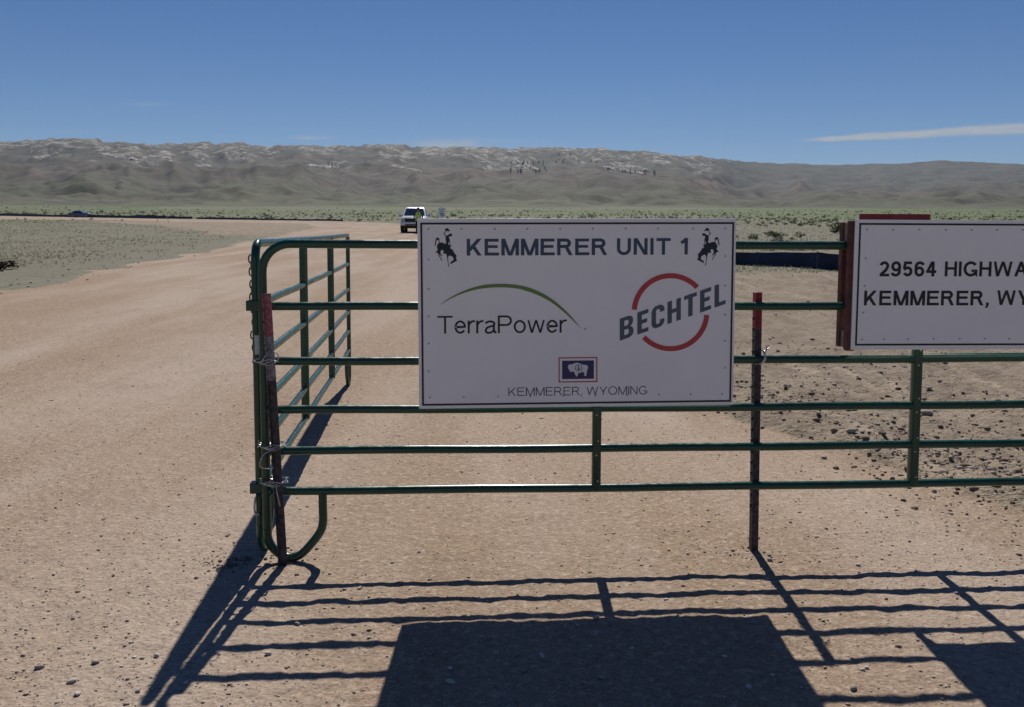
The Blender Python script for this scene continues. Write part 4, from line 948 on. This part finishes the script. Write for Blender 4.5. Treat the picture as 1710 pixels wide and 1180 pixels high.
for k, (px, py) in enumerate(spots):
    if py == 0: py = 281 + (px - 1012) * 0.11 + jr.uniform(0, 5)
    x, y, z = hill_at(px, py); s_ = jr.uniform(6, 11)
    o = link(bpy.data.objects.new('juniper_tree', jm[k % 4])); o.location = (x, y, z - 0.4); o.scale = (s_, s_, s_); o.rotation_euler = (0, 0, k)
    tag(o, 'tiny dark juniper on the rocky hillside under the crest', 'tree', 'junipers on the crest slope')
# pale rock bands on the crest
M['cliff'] = material('cliff_rock', (0.40, 0.36, 0.32), 0.9, vscale=0.05, col2=(0.26, 0.225, 0.195), bump=0.5, bscale=0.2)
def outcrop(px0, px1, py0, py1, hpx, label):
    x, y, z = hill_at((px0 + px1) / 2, (py0 + py1) / 2); root = empty('rock_outcrop', (x, y, z)); tag(root, label, 'rock outcrop', None)
    r_ = random.Random(int(px0)); n_ = max(5, int((px1 - px0) / 5))
    for k in range(n_):
        f_ = (k + .5) / n_; q = hill_at(px0 + (px1 - px0) * f_, py0 + (py1 - py0) * f_ + hpx * 0.5); d = q[1]; s_ = (px1 - px0) / n_ * d / F_PX * 1.25; hh = hpx * d / F_PX * r_.uniform(.7, 1.2)
        pv, pf = lump(int(px0) * 7 + k, 2, 0.16, 1.0); b = MB(); wx = pv[:, 0] * s_ * 1.2 + q[0]; wy = pv[:, 1] * hh * 3.2 + q[1]
        wz = land(wx, wy)[0] + (pv[:, 2] + 0.05) * hh * 0.55
        b.add([(wx[i] - x, wy[i] - y, wz[i] - z) for i in range(len(pv))], pf)
        b.build('rock_block', M['cliff'], root)
for a_ in ((1006, 1072, 277, 288, 6, 'long pale rock band on the crest slope above the big sign'), (862, 900, 268, 283, 6, 'pale rocks among junipers right of the ridge middle'), (515, 568, 276, 281, 5, 'pale rock shelf left of the ridge middle'), (175, 235, 258, 268, 6, 'pale broken rock band on the left part of the crest'), (255, 290, 262, 266, 5, 'small pale rock shelf on the left crest slope'), (655, 705, 277, 286, 4, 'pale rocks below the crest above the white pickup')):
    outcrop(*a_)
# ---------------------------------------------------------------- silt fences
M['fabric'] = material('black_silt_fabric', (0.014, 0.026, 0.072), 0.55, vscale=2.0, col2=(0.009, 0.014, 0.034), spec=0.35, bump=0.3, bscale=12)  # blue reflection on the black fabric is tinted into its base colour
M['stake'] = material('stake_wood', (0.20, 0.15, 0.11), 0.85, var=0.3)
def silt_fence(name, label, line, heights, seed, sag=0.08, stake=2.4, stake_extra=0.12):
    P = [Vector((x, y, 0)) for x, y in line]; root = empty(name, (P[0].x, P[0].y, gz(P[0].x, P[0].y))); tag(root, label, 'silt fence'); o_ = root.location.copy()
    d = [0.0]
    for a, b in zip(P, P[1:]): d.append(d[-1] + (b - a).length)
    L = d[-1]; n = int(L / (stake / 8)); rows = []
    r_ = random.Random(seed); tops = {}
    for k in range(n + 1):
        s_ = L * k / n; x = np.interp(s_, d, [p.x for p in P]); y = np.interp(s_, d, [p.y for p in P]); h_ = np.interp(s_, d, heights)
        fr = (s_ / stake) % 1; droop = 1 - sag * 4 * fr * (1 - fr) - 0.22 * (0.5 + 0.5 * math.sin(s_ * 0.23 + seed + 1.5 * math.sin(s_ * 0.11))) ** 2; by = 0.05 * math.sin(s_ * 2.2) + 0.03 * math.sin(s_ * 5.1)
        z = gz(x, y); col = []
        for j in range(5):
            f_ = j / 4; col.append((x - o_.x + 0.02 * math.sin(9 * f_ + s_), y - o_.y + by * f_ * (1 - f_) * 2, z - o_.z - 0.03 + (h_ * droop + 0.03) * f_))
        rows.append(col)
    b = MB(); m_ = len(rows)
    front = [p for c in rows for p in c]; back = [(p[0], p[1] + 0.006, p[2]) for p in front]; V = front + back; q = len(front); Fc = []
    for i in range(m_ - 1):
        for j in range(4):
            a = i * 5 + j; Fc += [(a, a + 5, a + 6, a + 1), (q + a, q + a + 1, q + a + 6, q + a + 5)]
        Fc += [(i * 5 + 4, i * 5 + 9, q + i * 5 + 9, q + i * 5 + 4), (i * 5, q + i * 5, q + i * 5 + 5, i * 5 + 5)]
    for i in (0, m_ - 1):
        for j in range(4): a = i * 5 + j; Fc.append((a, a + 1, q + a + 1, q + a))
    b.add(V, Fc).build('fabric', M['fabric'], root, True)
    sm_ = MB().bbox(-0.019, 0.019, -0.019, 0.019, -0.1, 1.0, 0.003).mesh('stake', M['stake'])
    for k in range(int(L / stake) + 1):
        s_ = k * stake; x = np.interp(s_, d, [p.x for p in P]); y = np.interp(s_, d, [p.y for p in P]); h_ = np.interp(s_, d, heights) + stake_extra * r_.uniform(.2, 1)
        o = link(bpy.data.objects.new('stake', sm_)); o.parent = root; o.location = (x - o_.x, y - o_.y + 0.03, gz(x, y) - o_.z); o.scale = (1, 1, h_); o.rotation_euler = (r_.uniform(-.06, .06), r_.uniform(-.06, .06), r_.uniform(0, 1))
    return root
silt_fence('silt_fence', 'low black silt fence across the grass behind the panel right of the big sign', [(4.6, 30.6), (6.4, 29.6), (8.2, 28.0), (9.7, 26.3), (12.5, 24.9), (17.5, 24.2)], [0.42, 0.43, 0.47, 0.52, 0.5, 0.48], 3, stake=2.1, stake_extra=0.02)
silt_fence('silt_fence', 'long black silt fence along the far road at the left horizon', [(-190, 262), (-131, 226), (-110, 206), (-92, 190), (-80, 180), (-72, 173), (-61, 165.5)], [0.75, 0.72, 0.62, 0.6, 0.52, 0.85, 0.45], 5, stake=3.0)
silt_fence('silt_fence', 'thin low dark silt fence along the bend of the far road', [(-60, 165), (-50, 157), (-38, 147), (-27, 138.5)], [0.4, 0.38, 0.34, 0.28], 8, stake=3.0, stake_extra=0.05)

# ---------------------------------------------------------------- vehicles
M['truck_white'] = material('white_car_paint', (0.74, 0.76, 0.80), 0.28, var=0.06, vscale=2, coat=0.5)
M['car_blue'] = material('dark_blue_car_paint', (0.040, 0.070, 0.190), 0.22, var=0.2, vscale=2, coat=0.8)
M['glass'] = material('tinted_glass', (0.018, 0.035, 0.060), 0.06, var=0.2, spec=0.9)
M['trim'] = material('black_trim', (0.010, 0.010, 0.012), 0.5, var=0.2)
M['tyre'] = material('tyre_rubber', (0.014, 0.014, 0.015), 0.85, var=0.3)
M['rim'] = material('alloy_rim', (0.42, 0.43, 0.45), 0.3, metal=0.8, var=0.2)
M['lamp'] = material('lamp_lens', (0.62, 0.64, 0.68), 0.12, var=0.2, spec=0.8)
M['tail'] = material('tail_lens', (0.35, 0.01, 0.01), 0.2, var=0.2)
def rrect(y, hw, z0, z1, r, n=4, cx=0.0):
    """rounded rectangle ring in the xz plane at y"""
    out = []
    for (sx_, sz_, a0) in ((1, 1, 0), (-1, 1, 90), (-1, -1, 180), (1, -1, 270)):
        for k in range(n):
            a = math.radians(a0 + 90 * k / (n - 1)); out.append((cx + sx_ * (hw - r) + r * math.cos(a), y, (z1 if sz_ > 0 else z0) - sz_ * r + r * math.sin(a)))
    return out
def wheel(root, x, y, R_, wd):
    """axle along x"""
    t = MB(); prof = [(0.62 * R_, -wd / 2), (0.93 * R_, -wd / 2), (R_, -wd * 0.36), (R_, wd * 0.36), (0.93 * R_, wd / 2), (0.62 * R_, wd / 2)]; n = 28
    t.loft([[(x + px_, y + rr * math.cos(2 * math.pi * k / n), R_ + rr * math.sin(2 * math.pi * k / n)) for k in range(n)] for rr, px_ in prof], cap=False)
    o = t.build('tyre', M['tyre'], root, True)
    s_ = 1 if x > 0 else -1; r_ = MB()
    r_.loft([[(x + s_ * dx, y + rr * math.cos(2 * math.pi * k / n), R_ + rr * math.sin(2 * math.pi * k / n)) for k in range(n)] for rr, dx in ((0.63 * R_, -wd * 0.5), (0.63 * R_, wd * 0.46), (0.56 * R_, wd * 0.47), (0.50 * R_, wd * 0.30), (0.16 * R_, wd * 0.36), (0.12 * R_, wd * 0.42))])
    for k in range(6):
        a = 2 * math.pi * k / 6; c, q = math.cos(a), math.sin(a); Mx = Matrix.Translation((x + s_ * wd * 0.40, y, R_)) @ Matrix.Rotation(a, 4, 'X')
        r_.box(-wd * .05, wd * .05, -0.025, 0.025, 0.1 * R_, 0.58 * R_, Mx)
    r_.build('rim', M['rim'], o, True)
    return o
def pane(root, quad, mat, name, push=0.006):
    """thin glass plate on four corner points"""
    q = [Vector(p) for p in quad]; n_ = (q[1] - q[0]).cross(q[3] - q[0]).normalized() * push
    b = MB(); b.add([p + n_ for p in q] + [p - n_ for p in q], [(0, 1, 2, 3), (7, 6, 5, 4)] + [(i, i + 4, (i + 1) % 4 + 4, (i + 1) % 4) for i in range(4)])
    return b.build(name, mat, root)
tx, ty = -7.75, 69.4
truck = empty('pickup_truck', (tx, ty, gz(tx, ty)), math.radians(3)); tag(truck, 'white pickup truck facing the camera at the road edge beside the big sign', 'pickup')
b = MB()   # lower body, nose at y=-2.9, tail at y=2.9
b.loft([rrect(-2.86, .80, .62, 1.06, .10), rrect(-2.78, .93, .55, 1.14, .12), rrect(-2.3, .985, .50, 1.18, .12), rrect(-1.0, 1.0, .46, 1.25, .10), rrect(0.9, 1.0, .46, 1.27, .08), rrect(2.7, .99, .50, 1.29, .08), rrect(2.88, .96, .56, 1.28, .08)])
b.build('body', M['truck_white'], truck, True, 50)
b = MB(); b.loft([rrect(-2.74, .74, 1.06, 1.175, .05), rrect(-2.3, .82, 1.10, 1.225, .05), rrect(-1.2, .86, 1.14, 1.285, .05)]).build('hood', M['truck_white'], truck, True, 50)
cab = MB(); zb, zt_ = 1.24, 1.99     # cab: tapered box with rounded plan
def cab_ring(z, yf, yb, hw, r):
    out = []
    for (sx_, sy_, a0) in ((1, 1, 0), (-1, 1, 90), (-1, -1, 180), (1, -1, 270)):
        for k in range(4):
            a = math.radians(a0 + 30 * k); out.append((sx_ * (hw - r) + r * math.cos(a), (yb - r if sy_ > 0 else yf + r) + r * math.sin(a), z))
    return out
cab.loft([cab_ring(1.22, -1.28, 1.02, .93, .08), cab_ring(1.60, -.86, .98, .86, .10), cab_ring(1.88, -.50, .92, .78, .12), cab_ring(1.97, -.34, .84, .70, .14), cab_ring(2.0, -.15, .7, .55, .14)]).build('cab', M['truck_white'], truck, True, 50)
pane(truck, [(-.80, -1.195, 1.30), (.80, -1.195, 1.30), (.68, -.545, 1.86), (-.68, -.545, 1.86)], M['glass'], 'windscreen', 0.014)
for s_ in (-1, 1):
    pane(truck, [(s_ * .925, -.92, 1.30), (s_ * .925, -.02, 1.30), (s_ * .792, -.02, 1.86), (s_ * .795, -.42, 1.86)], M['glass'], 'side_window', 0.012)
    pane(truck, [(s_ * .925, .06, 1.30), (s_ * .92, .86, 1.30), (s_ * .80, .80, 1.86), (s_ * .792, .06, 1.86)], M['glass'], 'side_window', 0.012)
    hl = MB().bbox(s_ * .80 - .13, s_ * .80 + .13, -2.90, -2.70, .84, 1.06, .03).build('headlight', M['lamp'], truck, True)
    MB().bbox(s_ * .80 - .10, s_ * .80 + .10, -2.912, -2.89, .845, .90, .008).build('lamp_bezel', M['trim'], hl)
    mr = MB().bbox(s_ * 1.13 - .11, s_ * 1.13 + .11, -.98, -.86, 1.30, 1.54, .03).build('wing_mirror', M['truck_white'], truck, True)
    MB().bbox(s_ * 1.0 - .05, s_ * 1.0 + .05, -.94, -.88, 1.27, 1.34, .01).build('mirror_arm', M['trim'], mr)
    MB().bbox(s_ * 1.13 - .10, s_ * 1.13 + .10, -1.0, -.90, 1.235, 1.30, .01).build('mirror_base', M['trim'], mr)
    MB().bbox(s_ * 1.006 - .006, s_ * 1.006 + .006, -.02, .04, .60, 1.22, .003).build('door_seam', M['trim'], truck)
    MB().bbox(s_ * 1.012 - .012, s_ * 1.012 + .012, -.22, -.06, 1.08, 1.12, .004).build('door_handle', M['truck_white'], truck)
    MB().bbox(s_ * .85 - .1, s_ * .85 + .1, 2.80, 2.90, .95, 1.22, .02).build('tail_light', M['tail'], truck)
    for y_ in (-1.88, 1.72):
        arch = MB(); A_ = np.linspace(0, math.pi, 15); arch.loft([[(s_ * (1.012 if o2 else .80), y_ + rr * math.cos(a), .42 + rr * math.sin(a)) for rr, o2 in ((.46, 1), (.52, 1), (.52, 0), (.46, 0))] for a in A_]); arch.build('wheel_arch', M['trim'], truck, True)
        wheel(truck, s_ * .88, y_, .40, .27)
gr_ = MB().bbox(-.64, .64, -2.905, -2.80, .80, 1.07, .04).build('grille', M['trim'], truck, True)
for z in (.90, .98): MB().bbox(-.60, .60, -2.925, -2.90, z - .022, z + .022, .006).build('grille_bar', M['trim'], gr_)
bm_ = MB().bbox(-.96, .96, -3.02, -2.78, .52, .76, .05).build('front_bumper', M['truck_white'], truck, True)
MB().bbox(-.62, .62, -3.028, -2.98, .54, .63, .02).build('bumper_intake', M['trim'], bm_)
MB().bbox(-.80, .80, -2.92, -2.70, .40, .53, .03).build('air_dam', M['trim'], truck)
MB().bbox(-.88, .88, 1.15, 2.80, 1.24, 1.305, .01).build('bed_cover', M['trim'], truck)
MB().bbox(-.34, .34, -.12, .06, 2.0, 2.045, .015).build('roof_beacon_bar', M['trim'], truck)
MB().bbox(-.78, .78, -2.4, 2.5, .30, .50, .02).build('chassis', M['trim'], truck)

cx_, cyy = -94.5, 190.0
car = empty('sedan_car', (cx_, cyy, gz(cx_, cyy)), math.radians(90 + 8)); tag(car, 'dark blue car driving left along the far road by the silt fence', 'car')
b = MB(); b.loft([rrect(-2.30, .66, .42, .70, .08), rrect(-2.2, .80, .32, .82, .12), rrect(-1.4, .90, .24, .94, .12), rrect(-.9, .91, .22, 1.00, .10), rrect(1.2, .91, .22, 1.03, .10), rrect(2.1, .86, .30, 1.02, .12), rrect(2.32, .74, .42, .92, .10)])
b.build('body', M['car_blue'], car, True, 50)
b = MB(); b.loft([cab_ring(.98, -1.05, 1.75, .82, .1), cab_ring(1.22, -.62, 1.42, .74, .12), cab_ring(1.42, -.18, 1.02, .64, .14), cab_ring(1.46, 0, .8, .5, .14)]).build('cabin', M['car_blue'], car, True, 50)
M['glare'] = material('roof_sky_glare', (0.20, 0.24, 0.34), 0.2, var=0.2, coat=0.6)  # pale tone imitating sky reflected on the roof; not assigned to any part
pane(car, [(-.70, -.985, 1.03), (.70, -.985, 1.03), (.58, -.215, 1.39), (-.58, -.215, 1.39)], M['glass'], 'windscreen', 0.02)
pane(car, [(.66, 1.62, 1.05), (-.66, 1.62, 1.05), (-.56, 1.07, 1.39), (.56, 1.07, 1.39)], M['glass'], 'rear_window', 0.02)
for s_ in (-1, 1):
    for y0, y1, y2, y3 in ((-.74, .18, .18, -.22), (.24, 1.18, .92, .24)):
        pane(car, [(s_ * .815, y0, 1.04), (s_ * .815, y1, 1.04), (s_ * .672, y2, 1.38), (s_ * .672, y3, 1.38)], M['glass'], 'side_window', 0.014)
    MB().bbox(s_ * .62 - .14, s_ * .62 + .14, -2.31, -2.12, .62, .76, .03).build('headlight', M['lamp'], car)
    MB().bbox(s_ * .62 - .14, s_ * .62 + .14, 2.16, 2.33, .74, .92, .03).build('tail_light', M['tail'], car)
    MB().bbox(s_ * .98 - .07, s_ * .98 + .07, -.78, -.66, 1.0, 1.12, .02).build('wing_mirror', M['car_blue'], car)
    for y_ in (-1.42, 1.36): wheel(car, s_ * .82, y_, .33, .22)
MB().bbox(-.5, .5, -2.33, -2.2, .42, .58, .02).build('grille', M['trim'], car)

# ---------------------------------------------------------------- flagger in a lime vest
M['dark_cloth'] = material('dark_clothing', (0.014, 0.015, 0.022), 0.9, var=0.3)
M['vest'] = material('lime_vest', (0.56, 0.82, 0.13), 0.75, var=0.15, vscale=9)
M['skin'] = material('skin', (0.36, 0.20, 0.14), 0.6, var=0.1)
M['reflect'] = material('reflective_tape', (0.62, 0.64, 0.62), 0.4, var=0.1)
def person_body():
    V, E, Rd = [], [], []
    def v(p, r): V.append(p); Rd.append(r); return len(V) - 1
    def chain(start, items):
        for p, r in items: k = v(p, r); E.append((start, k)); start = k
        return start
    pel = v((0, 0, .96), (.155, .115)); sp = chain(pel, [((0, 0, 1.10), (.145, .10)), ((0, -.01, 1.28), (.165, .115)), ((0, 0, 1.45), (.13, .10))])
    chain(sp, [((0, .0, 1.54), (.055, .055)), ((0, -.015, 1.62), (.075, .085)), ((0, -.02, 1.70), (.082, .10)), ((0, -.015, 1.78), (.07, .085))])
    for s_ in (-1, 1):
        chain(pel, [((s_ * .10, 0, .88), (.095, .10)), ((s_ * .125, -.015, .52), (.068, .075)), ((s_ * .13, .01, .30), (.062, .068)), ((s_ * .135, .01, .09), (.042, .048)), ((s_ * .14, -.06, .045), (.045, .04)), ((s_ * .15, -.17, .03), (.042, .028))])
        w_ = chain(sp, [((s_ * .19, 0, 1.45), (.068, .07)), ((s_ * .27, .04, 1.30), (.052, .055)), ((s_ * .33, .05, 1.17), (.045, .045)), ((s_ * .27, -.10, 1.08), (.040, .040)), ((s_ * .20, -.19, 1.05), (.028, .032)), ((s_ * .165, -.22, 1.045), (.022, .038))])
        for j in range(4): chain(w_, [((s_ * (.135 - .004 * j), -.235, 1.075 - .020 * j), (.010, .010)), ((s_ * (.10 - .004 * j), -.225, 1.068 - .020 * j), (.009, .009))])
        chain(w_, [((s_ * .15, -.235, 1.085), (.011, .011)), ((s_ * .13, -.23, 1.105), (.009, .009))])
    me = bpy.data.meshes.new('person'); me.from_pydata(V, E, []); ob = link(bpy.data.objects.new('tmp', me))
    md = ob.modifiers.new('skin', 'SKIN'); md.use_smooth_shade = True
    for i, sv in enumerate(me.skin_vertices[0].data): sv.radius = Rd[i]; sv.use_root = (i == 0)
    ob.modifiers.new('sub', 'SUBSURF').levels = 1
    out = bpy.data.meshes.new_from_object(ob.evaluated_get(bpy.context.evaluated_depsgraph_get())); bpy.data.objects.remove(ob); return out
px_, py_ = -7.1, 65.6
pr = empty('person', (px_, py_, gz(px_, py_)), math.radians(4)); tag(pr, 'person in dark clothes and lime vest standing before the white pickup', 'person'); pr.scale = (1.04, 1.04, 1.04)
me = person_body(); me.materials.clear(); me.materials.append(M['dark_cloth']); me.materials.append(M['skin'])
for p in me.polygons:
    c = p.center; p.material_index = 1 if (c.z > 1.52 or (abs(c.x) < .21 and c.y < -.18 and 1.0 < c.z < 1.15)) else 0
bo = link(bpy.data.objects.new('body', me)); bo.parent = pr
def ell(z, a, b_, cy_=0.0, n=20): return [(a * math.cos(2 * math.pi * k / n), cy_ + b_ * math.sin(2 * math.pi * k / n), z) for k in range(n)]
vs_ = MB().loft([ell(.90, .205, .165), ell(.905, .215, .175), ell(1.08, .205, .165), ell(1.28, .225, .175, -.01), ell(1.42, .215, .155), ell(1.50, .15, .115), ell(1.525, .09, .085)], cap=False).build('vest', M['vest'], pr, True, 60)
for z in (1.02, 1.20): MB().loft([ell(z, .225, .188, -.005), ell(z + .05, .227, .19, -.005)], cap=False).build('reflective_band', M['reflect'], vs_, True)
ht = MB().loft([ell(1.735, .135, .155, -.03), ell(1.745, .14, .165, -.035), ell(1.75, .108, .125, -.015), ell(1.82, .105, .122, -.015), ell(1.865, .075, .09, -.015), ell(1.88, .02, .025, -.015)]).build('cap', M['dark_cloth'], pr, True, 60)
fc = MB()
for s_ in (-1, 1): fc.bbox(s_ * .033 - .012, s_ * .033 + .012, -.118, -.104, 1.692, 1.704, .003)
fc.build('sunglasses', M['trim'], pr)
MB().bbox(-.012, .012, -.135, -.10, 1.645, 1.685, .005).build('nose', M['skin'], pr)
MB().bbox(-.03, .03, -.108, -.098, 1.612, 1.622, .003).build('mouth', material('lips', (0.24, 0.09, 0.08), 0.6), pr)
for s_ in (-1, 1): MB().bbox(s_ * .085 - .012, s_ * .085 + .012, -.03, .02, 1.65, 1.71, .006).build('ear', M['skin'], pr)

# ---------------------------------------------------------------- speed sign beyond
sx_, sy_ = -5.6, 69.0; zg = gz(sx_, sy_)
sp = empty('speed_limit_sign', (sx_, sy_, zg), 0.0); tag(sp, 'small white speed limit 15 sign on a post beside the white pickup', 'road sign')
MB().tube([(0, .02, -.1), (0, .02, 2.0)], .03, 8).build('post', M['trim'], sp, True)
MB().bbox(-.305, .305, -.03, -.02 + .004, 1.18, 1.94, .003).build('plate', M['sign'], sp)
FY0 = FY; FY = -0.0305
for txt, bx_, wt_ in (('SPEED', (-.20, .20, 1.76, 1.85), .16), ('LIMIT', (-.16, .16, 1.62, 1.71), .16), ('15', (-.17, .17, 1.27, 1.55), .19)):
    word(sp, txt, bx_, M['black'], wt_, .14)
FY = FY0
# survey lath by the far bend
for k, (x, y, h_) in enumerate(((-49.5, 121.0, 1.1), (-46.0, 116.0, 1.3))):
    o = MB().bbox(-.025, .025, -.012, .012, -.1, h_, .003).build('survey_lath', M['wood_cut']); o.location = (x, y, gz(x, y)); o.rotation_euler = (0.04, 0.05 * (1 - 2 * k), 0.3)
    tag(o, 'shorter pale survey lath left of the road bend' if k == 0 else 'taller pale survey lath nearer the road bend', 'stake')
# ---------------------------------------------------------------- thin dry haze
hz = MB().box(-7800, 7800, -7800, 7800, -6, 640).build('haze', None); hz['kind'] = 'stuff'; hz['label'] = 'thin blue haze over the plain and hills'; hz['category'] = 'haze'
hm = bpy.data.materials.new('haze'); hm.use_nodes = True; n = NT(hm.node_tree); n.n.remove(n.n['Principled BSDF'])
pv_ = n.new('ShaderNodeVolumePrincipled'); pv_.inputs['Color'].default_value = (0.62, 0.80, 1.0, 1); pv_.inputs['Density'].default_value = 3.4e-5; pv_.inputs['Anisotropy'].default_value = 0.0
n.link(pv_.outputs[0], n.n['Material Output'].inputs['Volume']); hz.data.materials.append(hm)
